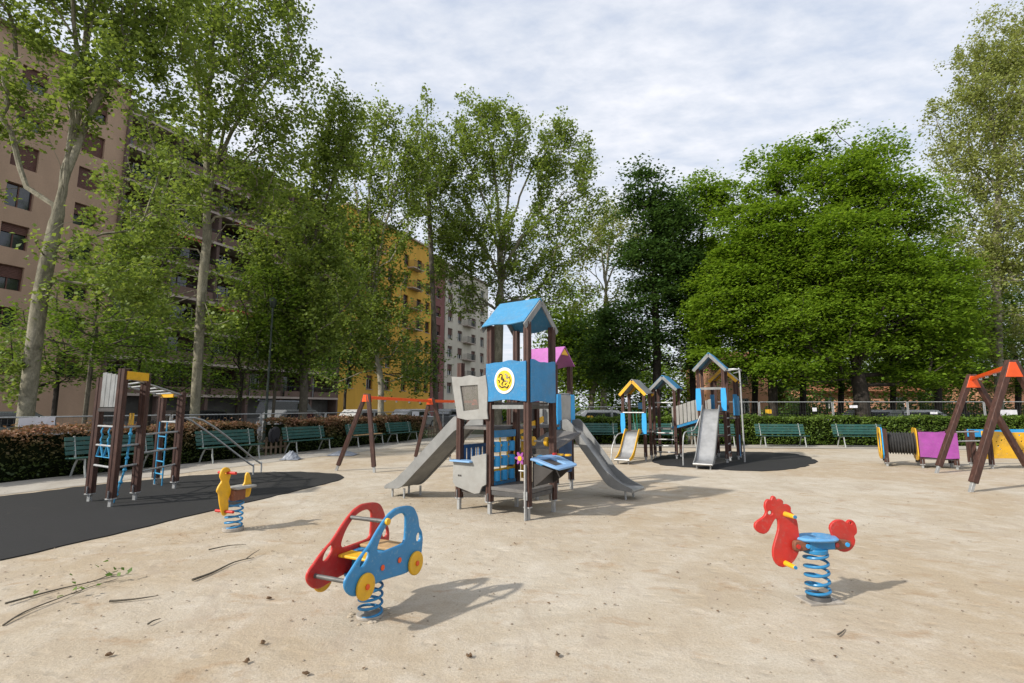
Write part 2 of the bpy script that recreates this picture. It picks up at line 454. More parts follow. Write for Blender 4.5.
sheet('playground_ground', [(-30,-20), (40,-20), (40,18.2), (24,18.9), (2.3,20.7), (-1.8,32), street(40,12.4), street(-20,12.4)], 0, M['sand'], div=1.2, jitter=.05)
sheet('path_by_hedge', [street(-12,12.3), street(27,12.3), street(27,14.25), street(-12,14.25)], .006, M['concrete'], div=.8, jitter=.05, seed=2)
sheet('path_by_benches', [(2.2,20.75), (40,17.75), (40,19.55), (2.4,22.45)], .007, M['concrete'], div=.8, jitter=.04, seed=3)
sheet('rubber_surface', [(-14,2.6), G(0,561), G(60,547), G(130,531), G(200,514), G(260,500), G(310,488), G(338,481), G(344,477.5), G(336,474), G(300,472), G(250,473), G(190,476), G(100,485), G(0,497), (-14,7.5)], .014, M['rubber'], div=.22, jitter=.03, seed=4, thick=.012)
sheet('rubber_surface', [G(*p) for p in ((652,461),(660,465),(700,468.5),(730,470.5),(762,471.5),(785,470),(805,467),(818,462),(810,457),(795,454),(770,452.5),(700,451),(668,455),(655,458))], .014, M['rubber'], div=.22, jitter=.04, seed=5, thick=.012)

# ------------------------------------------------------------------ leaves and trees
def leaf_object(name, C, size, mat, parent, rng, flat=.4, asp=.75, kind=None):
    n = len(C)
    nr = rng.normal(size=(n,3)); nr /= np.linalg.norm(nr, axis=1)[:,None]
    nr[:,2] = np.abs(nr[:,2]); nr = nr*(1-flat) + np.array([0,0,1])*flat; nr /= np.linalg.norm(nr, axis=1)[:,None]
    t = rng.normal(size=(n,3)); t -= nr*np.sum(t*nr, axis=1)[:,None]; t /= np.linalg.norm(t, axis=1)[:,None]
    b = np.cross(nr, t); L = (size*rng.uniform(.6, 1.3, n))[:,None]; W = L*asp
    v = np.empty((n,4,3)); v[:,0] = C-t*L*.5; v[:,1] = C+b*W*.5-t*L*.08+nr*L*.10; v[:,2] = C+t*L*.5; v[:,3] = C-b*W*.5-t*L*.08+nr*L*.10
    me = bpy.data.meshes.new(name)
    me.vertices.add(4*n); me.vertices.foreach_set('co', v.reshape(-1).astype(np.float32))
    me.loops.add(4*n); me.loops.foreach_set('vertex_index', np.arange(4*n, dtype=np.int32))
    me.polygons.add(n); me.polygons.foreach_set('loop_start', (np.arange(n)*4).astype(np.int32))
    me.update(calc_edges=True)
    o = link(name, me, mat, parent)
    if kind: o['kind'] = kind
    return o

def grow(trunk, leaders, targets, r0, rtip, rng, free=None):
    """a branching skeleton: trunk polyline, leader limbs, then every target joined to its cheapest neighbour"""
    pos = [np.array(trunk[0], float)]; par = [-1]; pl = [0.0]
    def add(p, parent):
        pos.append(np.array(p, float)); par.append(parent); pl.append(pl[parent]+np.linalg.norm(pos[-1]-pos[parent])); return len(pos)-1
    last = 0
    tp = spline([Vector(p) for p in trunk], 4, False)
    for p in tp[1:]: last = add(p, last)
    first = max(1, last-3) if free is None else next((i for i in range(len(pos)) if pos[i][2] > free), last)
    tips = []
    def connect(T, bend, start=None):
        P = np.array(pos); i0 = first
        d = np.linalg.norm(P[i0:]-T, axis=1)
        cost = d + .30*np.array(pl[i0:]) + 1.6*np.maximum(0, P[i0:,2]-T[2])
        k = int(np.argmin(cost))+i0 if start is None else start
        a = pos[k]; D = np.linalg.norm(T-a)
        pd = a-pos[par[k]] if par[k] >= 0 else np.array([0,0,1.]); pd = pd/max(1e-6, np.linalg.norm(pd))
        c = a + pd*D*.35 + np.array([0,0,.12*D]); st = max(2, int(D/.7)); cur = k
        for j in range(1, st+1):
            u = j/st; q = (1-u)**2*a + 2*u*(1-u)*c + u*u*T
            if j < st: q = q + rng.normal(size=3)*bend*D/st
            cur = add(q, cur)
        tips.append(cur)
    for T in leaders: connect(np.array(T, float), .06, last)
    tg = np.array(targets); ctr = np.array(tp[-1]); o = np.argsort(np.linalg.norm(tg-ctr, axis=1))
    for i in o: connect(tg[i], .16)
    n = len(pos); w = np.zeros(n)
    for t in tips: w[t] += 1
    for i in range(n-1, 0, -1): w[par[i]] += w[i]
    e = math.log(r0/rtip)/math.log(max(2, w[0])); rad = rtip*np.maximum(w, 1)**e
    kids = [[] for _ in range(n)]
    for i in range(1, n): kids[par[i]].append(i)
    dirs = []
    for t in tips[len(leaders):]:
        a = par[par[t]] if par[par[t]] >= 0 else par[t]; v = pos[t]-pos[a]; dirs.append(v/max(1e-6, np.linalg.norm(v)))
    order = list(o); DD = np.zeros((len(targets),3)); DD[order] = np.array(dirs)
    mb = MB(); mb.dirs = DD; stack = [(0, None)]
    while stack:
        i, st = stack.pop(); ch = [i] if st is None else [st, i]
        while kids[ch[-1]]:
            ks = sorted(kids[ch[-1]], key=lambda q: -w[q])
            for q in ks[1:]: stack.append((q, ch[-1]))
            ch.append(ks[0])
        rs = [float(rad[q]) for q in ch]
        if st is not None: rs[0] = min(float(rad[st])*.8, rs[1]*1.15)
        else:
            zb = pos[ch[0]][2]
            rs = [r*(1+.35*math.exp(-(pos[q][2]-zb)/.35)) for r, q in zip(rs, ch)]
        sides = 12 if rs[0] > .12 else 7 if rs[0] > .05 else 4 if rs[0] > .022 else 3
        mb.tube([Vector(pos[q]) for q in ch], rs, sides, cap=False)
    return mb

TREE_SEED = [100]
def tree(name, label, px, D, r0, trunk, crown, ncl, nleaf, sig, size, leaf, bark, leaders=(), group=None, flat=.4, sz=None, rtip=.012, free=None, base_z=-.02, bare=(), asp=.75, depth=.8, spray=0, dens=1.12):
    """trunk / leaders / crown are surveyed as picture points at distance D and turned into metres; crown = ellipsoids (px, py, rx, ry, weight[, dD])"""
    TREE_SEED[0] += 1; rng = np.random.default_rng(TREE_SEED[0])
    b = V(px, 407, D); base = Vector((b.x, D, base_z))
    def pt(q): 
        p = V(q[0], q[1], D+(q[2] if len(q) > 2 else 0)); return np.array((p.x-base.x, p.y-base.y, p.z-base.z))
    tr = [np.array((0,0,0.))] + [pt(q) for q in trunk]
    cr = []
    for e in crown:
        dD = e[5] if len(e) > 5 else 0
        c = pt((e[0], e[1], dD)); k = (D+dD)/FOC*1.03
        cr.append((c, e[2]*k, e[3]*k, e[4]))
    W = np.array([q[3]*q[1]*q[1]*q[2] if q[3] > 0 else 0 for q in cr]); W = W/W.sum(); T = []
    while len(T) < ncl:
        c, rx, rz, _ = cr[rng.choice(len(cr), p=W)]
        d = rng.normal(size=3); d /= np.linalg.norm(d); d *= rng.uniform(0,1)**(1/2.6)
        p = c + d*np.array([rx, rx*depth, rz])
        if p[2] > .8: T.append(p)
    T = np.array(T)
    lead = [pt(q) for q in leaders]
    t = thing(name, label, 'tree', base, 0, group)
    B = [pt(q)+rng.normal(size=3)*.5*j for q in bare for j in (0,1,1)]
    mb = grow(tr, lead, np.array(list(T)+B) if B else T, r0, rtip, rng, free)
    mb.build('trunk', bark, t)
    k = rng.poisson(dens*nleaf*rng.uniform(.25, 1.75, len(T))); idx = np.repeat(np.arange(len(T)), k); n = len(idx)
    if spray:                                                       # upright sprays along the last twig
        d = mb.dirs[:len(T)] + np.array([0,0,.45]); d /= np.linalg.norm(d, axis=1)[:,None]
        ln = spray*rng.uniform(.6, 1.5, len(T)); u = rng.uniform(-.75, .45, n)
        wdt = sig*(.44-.30*u)[:,None]*rng.uniform(.6,1.3,len(T))[idx][:,None]
        C = T[idx] + d[idx]*(ln[idx]*u)[:,None] + rng.normal(size=(n,3))*wdt
    else:                                                           # flat, slightly drooping plates of leaves
        out = T[:,:2]-T[:,:2].mean(0); out /= np.maximum(.3, np.linalg.norm(out, axis=1))[:,None]
        sg = np.array([sig, sig, sz if sz else sig*.8])*rng.uniform(.55,1.45,len(T))[idx][:,None]
        o_ = rng.normal(size=(n,3))*sg
        o_[:,2] -= .22*np.sum(o_[:,:2]*out[idx], axis=1) + .10*np.sum(o_[:,:2]**2, axis=1)
        C = T[idx] + o_
    C = C[C[:,2] > .3]
    leaf_object('crown', C, size*(1.18 if spray else 1), leaf, t, rng, flat, asp)
    return t
PL = 'plane trees along the street'
tree('plane_tree', 'tall plane tree with thick pale leaning trunk, forking high up, far left behind the hedge', 27, 14.2, .195,
     [(30,380),(40,300),(52,240),(58,215)], [(70,-40,130,100,1),(15,90,60,70,1.0),(120,70,80,90,.7),(150,-10,60,90,.8),(110,275,70,50,.8),(20,365,45,32,.8),(160,200,50,55,.8),(0,200,30,60,.5),(110,60,50,60,.6),(130,240,50,40,.7)], 400, 80, .36, .115,
     M['leaf_plane'], M['bark_plane'], [(108,-120),(88,-140,1),(70,-60,-1),(30,100,-1.5),(150,10,1)], PL, .3, free=4.6, rtip=.009, spray=.7)
tree('plane_tree', 'tall plane tree with straight mottled trunk forking in two behind the climbing frame', 196, 19.6, .17,
     [(198,360),(202,290),(207,240),(207,222)], [(235,40,80,90,1.1),(250,150,70,80,.7),(160,190,55,65,.7),(180,300,70,40,.6),(285,110,40,70,.7),(205,-60,90,70,.8),(290,25,38,45,.8),(315,60,20,30,.5),(300,190,40,50,.6)], 460, 64, .5, .135,
     M['leaf_plane'], M['bark_plane'], [(195,60),(222,-60),(245,80),(165,140),(290,60)], PL, .3, free=5, spray=.95)
tree('plane_tree', 'plane tree with slim forked brown trunk by the green lamp post', 303, 24, .19,
     [(304,390),(303,366)], [(335,135,34,55,1),(312,200,40,60,1),(290,260,50,50,.9),(290,335,50,35,.9),(335,260,28,60,.6),(255,270,40,55,.6),(350,110,18,30,.7),(320,300,50,50,.5)], 380, 64, .5, .15,
     M['leaf_plane'], M['bark_grey'], [(335,80),(290,220),(345,150),(315,180)], PL, .3, spray=1.1)
tree('plane_tree', 'slender plane tree with pale trunk in front of the ochre building', 381, 30, .18,
     [(381,385),(378,365)], [(375,140,30,45,1),(390,190,38,60,.9),(415,170,26,60,.8),(355,190,28,70,.8),(365,330,45,40,.9),(405,335,30,35,.6),(392,120,20,30,.8),(370,270,42,40,1),(355,310,45,34,1),(395,250,24,40,.7),(350,240,30,50,.8),(410,375,30,22,.7),(335,375,24,20,.5)], 500, 58, .5, .16,
     M['leaf_plane'], M['bark_pale'], [(378,110),(420,130),(352,150),(395,170)], PL, .3, spray=1.2)
tree('plane_tree', 'thin straight pole-like tree rising in front of the maroon building', 437, 34, .17,
     [(434,330),(431,250),(428,190)], [(428,160,28,50,1),(440,240,28,45,.35),(425,115,18,22,.5)], 100, 50, .5, .17,
     M['leaf_plane'], M['bark_grey'], [(427,100)], PL, .3, spray=1.1)
tree('plane_tree', 'broad plane tree with many spreading limbs behind the blue roofed tower', 497, 35, .33,
     [(498,360),(499,320),(500,295)], [(490,150,48,48,1),(560,180,42,52,1),(440,200,40,55,.8),(475,118,26,28,1),(553,135,24,24,1),(520,240,75,40,.5),(590,220,28,40,.7),(455,290,40,28,.5),(565,290,40,30,.3),(500,105,22,20,.8),(470,240,40,40,.6),(455,270,30,34,.6),(520,290,60,28,.35)], 700, 62, .55, .17,
     M['leaf_plane'], M['bark_plane'], [(455,140),(480,95),(520,120),(560,120),(595,190),(435,210)], PL, .3, spray=1.2)
tree('slender_tree', 'pale sparse tree with bare whitish limbs between plane and dark tree', 603, 43, .26,
     [(604,360),(606,320),(606,300)], [(610,225,32,36,.9),(585,250,28,40,.7),(630,265,26,45,.6),(600,320,38,35,.3)], 190, 34, .6, .19,
     M['leaf_olive'], M['bark_pale'], [(590,200),(620,200),(635,240),(570,260)], None, .3, bare=[(570,240),(580,300),(640,300),(625,330),(560,330),(650,320)], spray=1.2)
tree('dark_tree', 'dense dark green tree rising behind the small yellow gabled tower', 655, 31, .26,
     [(657,350),(655,300),(654,240)], [(650,205,30,34,1),(655,270,36,45,1),(625,330,40,32,1),(612,368,34,18,.9),(682,290,32,55,.9),(690,350,28,32,.7),(640,175,20,14,.5),(665,240,30,40,.7),(675,215,24,26,.6),(600,340,30,26,.7)], 470, 95, .5, .2,
     M['leaf_dark'], M['bark_dark'], [(648,180),(690,260),(620,320)], None, .5, sz=.2, free=3)
tree('linden_tree', 'mid height bright green tree beside the dark tree, left of the great spreading tree', 694, 33, .2,
     [(692,360),(694,300)], [(708,200,30,28,1),(725,260,36,36,1),(702,320,30,34,.7),(695,265,24,40,.8),(680,240,20,34,.6)], 300, 90, .48, .2,
     M['leaf_bright'], M['bark_dark'], [(712,190),(730,240)], None, .5, sz=.18)
tree('linden_tree', 'great spreading bright green tree with V shaped dark trunk on the right', 862, 26, .36,
     [(861,395),(858,378)], [(850,176,42,30,1),(908,205,40,30,1),(925,265,40,36,1),(838,245,55,42,.9),(890,305,66,38,1),(930,345,46,30,1),(815,320,52,34,.9),(884,146,26,20,1),(835,138,18,14,.7),(872,200,52,30,.8),(815,215,34,30,.7),(948,290,26,34,.8),(805,368,42,15,.9),(915,375,46,14,.9),(862,352,38,18,.7),(870,270,60,40,.8),(960,320,24,30,.6)], 980, 108, .43, .18,
     M['leaf_bright'], M['bark_dark'], [(835,330),(880,330,-1),(870,220),(915,250),(800,260,1),(930,310,-1)], None, .52, sz=.17, free=2.0, asp=.7)
tree('linden_tree', 'bright green tree with slim dark trunks close behind the large blue gabled tower', 772, 28, .24,
     [(772,370),(770,330)], [(776,172,32,30,.8),(738,205,30,28,.6),(755,270,48,36,1),(800,280,44,40,1),(738,312,46,34,1),(778,345,46,22,.9),(716,352,32,20,.9),(812,160,32,26,.9),(762,368,38,13,.8),(772,235,50,36,.9),(715,300,28,30,.7)], 720, 108, .42, .19,
     M['leaf_bright'], M['bark_dark'], [(780,180),(740,230),(805,230)], None, .52, sz=.17, free=2.2, asp=.7)
tree('plane_tree', 'pale olive plane tree with sparse fresh leaves at the right edge', 996, 31, .22,
     [(998,330),(996,270),(998,200)], [(985,130,55,70,1),(1015,220,60,80,1),(960,220,36,60,.8),(1010,40,55,45,.7),(1060,100,60,110,1),(1020,330,50,36,.6),(950,150,26,36,.6),(985,270,36,36,.7),(975,60,34,40,.8),(1000,90,50,60,.8),(1030,270,40,60,.6)], 1150, 62, .5, .135,
     M['leaf_olive'], M['bark_plane'], [(985,60),(1030,40),(960,200),(1050,150),(940,150)], None, .2, rtip=.013, spray=1.0)
YT = 'young trees between hedge and building'
tree('young_tree', 'thin young tree with bare curved stem directly left of the climbing frame', 86, 16.2, .07,
     [(87,400),(92,360),(98,325)], [(105,300,50,45,1),(60,330,45,35,.8),(130,340,45,35,.9)], 75, 62, .30, .12, M['leaf_young'], M['bark_grey'], (), YT, .55, sz=.2)
tree('young_tree', 'bushy bright green young tree behind the thick leaning plane trunk', 55, 18, .08,
     [(56,395),(58,370)], [(50,350,60,35,1),(10,370,45,25,.8),(85,365,40,28,.8)], 75, 62, .32, .12, M['leaf_young'], M['bark_dark'], (), YT, .55, sz=.2)
tree('young_tree', 'leafy young tree filling the gap behind the overhead ladder', 150, 21, .09,
     [(150,400),(152,380)], [(150,345,55,40,1),(120,290,45,50,.7),(180,370,40,25,.7),(160,245,50,50,.6)], 105, 62, .36, .13, M['leaf_young'], M['bark_dark'], (), YT, .5, sz=.25)
tree('young_tree', 'leafy young tree between mottled plane trunk and green lamp post', 240, 23, .09,
     [(240,400),(242,375)], [(240,345,45,40,1),(265,300,40,45,.8),(225,380,35,20,.6)], 105, 62, .36, .13, M['leaf_young'], M['bark_dark'], (), YT, .5, sz=.25)
tree('young_tree', 'slim leaning young tree just right of the green lamp post', 273, 23.5, .07,
     [(276,380),(281,340)], [(285,320,30,40,1),(275,360,30,30,.7)], 80, 55, .45, .15, M['leaf_young'], M['bark_grey'], (), YT, .45)
tree('young_tree', 'young tree with low foliage behind the orange beam swing', 345, 33, .09,
     [(345,395)], [(345,355,40,30,1),(325,330,25,35,.8),(415,360,28,25,.8)], 150, 55, .5, .19, M['leaf_mid'], M['bark_dark'], (), YT, .45)
FT = 'trees beyond the playground fence'
for args in [
    ('distant tree with light green crown seen past the right of the lilac roof', 566, 52, [(566,330,35,50,1),(575,375,30,25,.8)], 'leaf_far'),
    ('distant tree with curved pale trunk above the bench right of the tower', 590, 36, [(590,365,25,20,1),(575,340,25,20,.7)], 'leaf_far'),
    ('distant mid green tree between the two gabled towers', 640, 55, [(640,370,40,30,1),(610,385,25,18,.8)], 'leaf_far'),
    ('distant tree seen under the crown right of the tall blue gable', 745, 58, [(740,370,45,28,1)], 'leaf_mid'),
    ('distant light green tree seen between the dark trunks', 815, 56, [(815,365,45,35,1),(830,390,35,15,.8)], 'leaf_far'),
    ('distant light green tree right of the V shaped trunk', 905, 55, [(905,370,45,30,1)], 'leaf_far'),
    ('broad distant tree beyond the right end of the long hedge', 1110, 44, [(1110,330,60,60,1),(1150,300,40,50,.8)], 'leaf_mid'), ('distant tree standing furthest right of the row beyond the fence', 1230, 46, [(1230,320,60,70,1)], 'leaf_far'), ('dark distant tree closing the right end of the park', 1370, 50, [(1370,310,80,80,1)], 'leaf_mid'),
    ('distant tree behind the right swing frame', 965, 52, [(965,360,50,35,1),(1020,350,30,40,.7)], 'leaf_mid')]:
    lab, px, D, cr, lf = args
    tree('background_tree', lab, px, D, .2, [(px+2,395),(px+ (8 if px == 590 else 0),380)], cr, 140, 60, .8, .3, M[lf], M['bark_pale' if px == 590 else 'bark_grey'], (), FT, .45)
for lab, px, D, lf in [('second dark trunk left of the V shaped trunk', 800, 34, 'leaf_mid'), ('slim dark trunk tree beside the pink house wall', 752, 36, 'leaf_mid'), ('leafy tree right of the great spreading tree', 935, 33, 'leaf_bright'), ('low leafy tree just left of the V shaped trunk', 838, 38, 'leaf_bright'), ('low leafy tree close to the right of the V shaped trunk', 890, 40, 'leaf_mid'), ('low leafy tree behind the purple tunnel panel', 960, 38, 'leaf_mid'), ('low leafy tree behind the near swing leg', 1015, 40, 'leaf_bright')]:
    tree('shade_tree', lab+' beyond the fence', px, D, .2, [(px+3,380),(px-2,345)], [(px,300,40,45,.6 if D > 36 else 1),(px+25,340,35,22,.8),(px-5,375,38,16,.9 if D > 36 else .3)], 180, 80, .6, .2, M[lf], M['bark_dark'], (), 'shade trees beyond the fence', .65, sz=.2)

rg = np.random.default_rng(31); n = 36000
xs = rg.uniform(-6, 90, n); ys = 58+rg.normal(0,1.6,n)+3*np.sin(xs*.3); zs = np.abs(rg.normal(0,1,n))*(1.9+.9*np.sin(xs*.45)+.6*np.sin(xs*1.3))
C = np.stack([xs, ys, zs+.1], 1)
n = 15000; x2 = rg.uniform(21.5, 47, n); y2 = 43.5+rg.normal(0,.8,n)+1.2*np.sin(x2*.5); z2 = np.abs(rg.normal(0,1,n))*(1.35+.55*np.sin(x2*.8)+.35*np.sin(x2*2.1+1))
s2_ = leaf_object('shrubbery', np.stack([x2, y2, z2+.05], 1), .26, M['leaf_mid'], None, rg, .4); tag(s2_, 'band of darker shrubs under the great spreading tree, in front of the orange houses', 'shrubs', kind='stuff')
so_ = leaf_object('shrubbery', C, .42, M['leaf_far'], None, rg, .4); tag(so_, 'far bank of light green shrubs closing the view beyond the fences', 'shrubs', kind='stuff')
# ------------------------------------------------------------------ hedges
def hedge(name, label, p, q, w, h, leaf, n, size, seed, gap=None):
    rng = np.random.default_rng(seed); p, q = Vector(p).to_3d(), Vector(q).to_3d(); L = (q-p).length; rz = math.atan2(q.y-p.y, q.x-p.x)
    t = thing(name, label, 'hedge', p, rz)
    m = MB(); k = int(L/.5); sec = []
    for i in range(k+1):
        x = L*i/k; a = .11+rng.uniform(-.03,.03); hh = h-.12+rng.uniform(-.04,.04)
        sec.append([(x,a,-.02),(x,a-.02,hh*.5),(x,a+.05,hh),(x,w-a,hh),(x,w-a,-.02)])
    vs = [v for s_ in sec for v in s_]; fs = []
    for i in range(k):
        for j in range(4): fs.append((i*5+j, i*5+j+1, i*5+j+6, i*5+j+5))
    fs += [(0,1,2,3,4), tuple(k*5+j for j in (4,3,2,1,0))]
    m.add(vs, fs).build('branches', M['hedge_core'], t)  # one solid dark core inside the leaf shell, no separate branches
    A = h/(h+w); on = rng.uniform(0,1,n) < A
    x = rng.uniform(-.05, L+.05, n)
    bulge = .06*np.sin(x*2.1+seed)+.05*np.sin(x*5.3+seed*2)
    topv = h + .05*np.sin(x*1.7+seed)+.04*np.sin(x*6.1)
    y = np.where(on, np.where(rng.uniform(0,1,n) < .72, rng.normal(.05,.07,n)-bulge*.6, w-rng.normal(.05,.07,n)), rng.uniform(0,w,n))
    z = np.where(on, h*rng.uniform(0.02,1.02,n), topv-np.abs(rng.normal(0,.07,n))+.03)
    sp = rng.uniform(0,1,n) < .04; z = np.where(sp & ~on, z+rng.uniform(0,.16,n), z)
    C = np.stack([x,y,z], 1)
    leaf_object('foliage', C, size, leaf, t, rng, .25, .6)
    return t
hedge('hedge', 'long reddish brown clipped hedge on the left, between the picket gap and picture edge', street(-8,14.35), street(12.4,14.35), 1.1, 1.08, M['leaf_hedge_red'], 30000, .085, 1)
hedge('hedge', 'reddish hedge behind the green benches and orange beam swing on the left', street(13.5,14.35), street(22.5,14.35), 1.1, 1.12, M['leaf_hedge_red'], 18000, .095, 2)
hedge('hedge', 'short stretch of green hedge behind the bench right of the play tower', (2.75,22.55), (7.6,22.15), 1.2, 1.15, M['leaf_hedge'], 11000, .1, 3)
hedge('hedge', 'long green clipped hedge behind the benches on the right', (8.2,22.1), (34,20.1), 1.2, 1.15, M['leaf_hedge'], 48000, .1, 4)
# a low dark green shrub growing at the foot of the red hedge
rng = np.random.default_rng(77)
c = G(45,474); t = thing('shrub', 'low dark green shrub at the foot of the reddish hedge', 'shrub', c)
d = rng.normal(size=(2600,3)); d /= np.linalg.norm(d, axis=1)[:,None]; d *= rng.uniform(.55,1,(2600,1)); d[:,2] = np.abs(d[:,2])
leaf_object('foliage', d*np.array([.9,.35,.5])+np.array([0,.2,0]), .07, M['leaf_mid'], t, rng, .3)
m = MB()
for a in range(9): m.tube([(0,.2,0), (math.cos(a)*.3,.2+math.sin(a)*.1,.25), (math.cos(a)*.55,.2+math.sin(a)*.18,.42)], [.012,.008,.004], 5)
m.build('stem', M['bark_dark'], t)

# ------------------------------------------------------------------ fences behind the hedges
def picket(name, label, p, q, h, nb):
    p, q = Vector(p).to_3d(), Vector(q).to_3d(); L = (q-p).length
    t = thing(name, label, 'fence', p, math.atan2(q.y-p.y, q.x-p.x))
    for i in range(nb):
        x = L*(i+.5)/nb; MB().prism([[(x-.04,0),(x+.04,0),(x+.04,h-.04-.03*(i % 2)),(x,h),(x-.04,h-.04)]], (0,0,0), (1,0,0), (0,0,1), .025).build('picket', M['old_wood'], t)
    for z in (.22, h*.72): MB().box(0, L, .014, .04, z, z+.07).build('rail', M['old_wood'], t)
    return t
picket('picket_fence', 'short weathered wooden picket fence in the gap of the reddish hedge', street(12.45,14.2), street(13.45,14.2), .62, 5)
picket('picket_fence', 'short weathered wooden picket fence beside the bench behind the large slide', (7.7,22.0), (8.15,21.95), .75, 3)
picket('picket_fence', 'short weathered wooden picket fence at the far end of the left hedge', street(22.7,14.3), street(24.2,14.3), .7, 6)
def wire_panel(L, h):
    t = thing('fence_panel', '', 'fence')
    f = MB(); r = .02
    f.cyl((0,0,.05), (0,0,h), r, 8); f.cyl((L-.06,0,.05), (L-.06,0,h), r, 8); f.cyl((0,0,h), (L-.06,0,h), r, 8); f.cyl((0,0,.12), (L-.06,0,.12), r*.9, 8)
    f.build('frame', M['galv'], t)
    w = MB(); x = .12
    while x < L-.1: w.beam((x,0,.12), (x,0,h), .003, .003); x += .115
    for k in range(1, 8): w.beam((0,0,h*k/8), (L-.06,0,h*k/8), .003, .003, (0,1,0))
    w.build('mesh_infill', M['bar'], t)
    MB().box(-.32, .26, -.11, .11, 0, .12).build('foot_block', M['clay'], t, .015)
    return t
def fence_row(p, q, L, h, label, group):
    p, q = Vector(p).to_3d(), Vector(q).to_3d(); n = max(1, round((q-p).length/L)); rz = math.atan2(q.y-p.y, q.x-p.x); proto = wire_panel((q-p).length/n, h)
    for i in range(n):
        o = proto if i == 0 else copy_tree(proto)
        o.location = p.lerp(q, i/n); o.rotation_euler.z = rz; tag(o, label, 'fence', group)
fence_row(street(-6,15.75), street(30,15.75), 3.3, 1.36, 'grey wire mesh fence panel in the low row behind the reddish hedge', 'low mesh fence panels behind the reddish hedge')
fence_row((1.5,24.6), (8.2,24.15), 3.4, 1.62, 'grey wire mesh fence panel behind the short green hedge', 'mesh fence panels behind the short green hedge')
fence_row((8.4,24.1), (35,22.17), 3.4, 1.85, 'grey wire mesh fence panel in the tall row behind the long green hedge', 'tall mesh fence panels behind the long green hedge')
# dark iron railing further back on the right
t = thing('iron_railing', 'dark iron railing with thin upright bars beyond the mesh fence on the right', 'railing', (12,31,0))
m = MB()
for i in range(130): m.cyl((i*.14,0,.05), (i*.14,0,1.25), .011, 5)
m.build('bars', M['rail_dark'], t)
m = MB(); m.box(0,18.2,-.02,.02,1.2,1.24); m.box(0,18.2,-.02,.02,.12,.16); m.build('rail', M['rail_dark'], t)
for i in range(10): MB().box(i*2-.03, i*2+.03, -.03, .03, 0, 1.35).build('post', M['rail_dark'], t)

def notice(label, c, w, h, rz, mat='paper', tilt=0):
    n = MB(); k = 6; rr = random.Random(int(c[0]*100))
    vs = []; fs = []
    for j in range(2):
        for i in range(k+1): vs.append((w*(i/k-.5), rr.uniform(-.008,.008)-.003, h*(j-.5)+tilt*(i/k-.5)))
    for j in range(2):
        for i in range(k+1): v = vs[j*(k+1)+i]; vs.append((v[0], v[1]+.004, v[2]))
    a = k+1
    for i in range(k): fs += [(i,i+1,a+i+1,a+i), (2*a+i+1,2*a+i,3*a+i,3*a+i+1), (i,2*a+i,2*a+i+1,i+1), (a+i+1,3*a+i+1,3*a+i,a+i)]
    fs += [(0,a,3*a,2*a), (k,2*a+k,3*a+k,a+k)]
    o = n.add(vs, fs).build('notice_sheet', M[mat], None, smooth=False); o.location = c; o.rotation_euler.z = rz
    return tag(o, label, 'notice')
rzS = math.atan2(S.y, S.x)
def on_line(px, py, n):        # point seen at (px,py) on the plane n along the street
    d = ray(px, py); t_ = n/(NN.x*d.x+NN.y*d.y); return Vector((d.x*t_, d.y*t_, EYE+d.z*t_))
for lab, px, py, w, h, tl in [('wide white sheet hung on the mesh fence beside the thick leaning trunk', 37, 423, .72, .27, .02), ('pale lilac sheet of paper low on the fence left of the climbing frame', 61, 431.5, .38, .22, .01),
        ('upright white paper on the fence above the picket gap', 280, 426, .34, .42, .02), ('small pale paper low on the fence right of the mottled plane trunk', 258, 429, .35, .12, 0), ('square white sheet on the fence under the orange swing beam', 415.5, 416, .68, .50, -.02),
        ('small cream paper on the fence left of the orange beam swing', 314, 423, .3, .2, 0), ('pale paper behind the swing legs', 346, 422, .42, .2, 0)]:
    notice(lab, on_line(px, py, 15.68), w, h, rzS, 'paper', tl)
for lab, px, py, w, h, mt in [('yellow warning sign on the tall mesh fence', 768.5, 411.5, .28, .19, 'yellow'), ('white rectangular notice on the tall mesh fence before the V shaped trunk', 853.5, 406.6, .36, .12, 'paper'), ('small white square notice on the tall mesh fence', 814.6, 409.5, .2, .17, 'paper'), ('white notice on the fence behind the purple tunnel panel', 934, 413, .32, .1, 'paper'), ('large white sheet on the fence behind the right swing', 1009, 414.5, .72, .42, 'paper')]:
    Yf = 24.05-.0728*(V(px,py,23.5).x-8.4); p = V(px, py, Yf); notice(lab, p, w, h, math.atan2(-1.5, 20.6), mt)
# dark jacket over the pickets
c = street(12.75,14.08); t = thing('jacket', 'dark jacket thrown over the picket fence', 'clothing', c, rzS)
P = spline([(-.15,.5),(-.2,.68),(-.12,.88),(0,.95),(.13,.9),(.2,.74),(.15,.52),(.1,.42),(.03,.55),(-.06,.4)], 4)
MB().prism([P], (0,-.02,0), (1,0,0), (0,0,1), .14, .04).build('cloth', M['cloth'], t)
MB().tube([(-.14,-.02,.86), (-.24,-.04,.68), (-.22,-.05,.46)], [.06,.05,.04], 8).build('sleeve', M['cloth'], t)

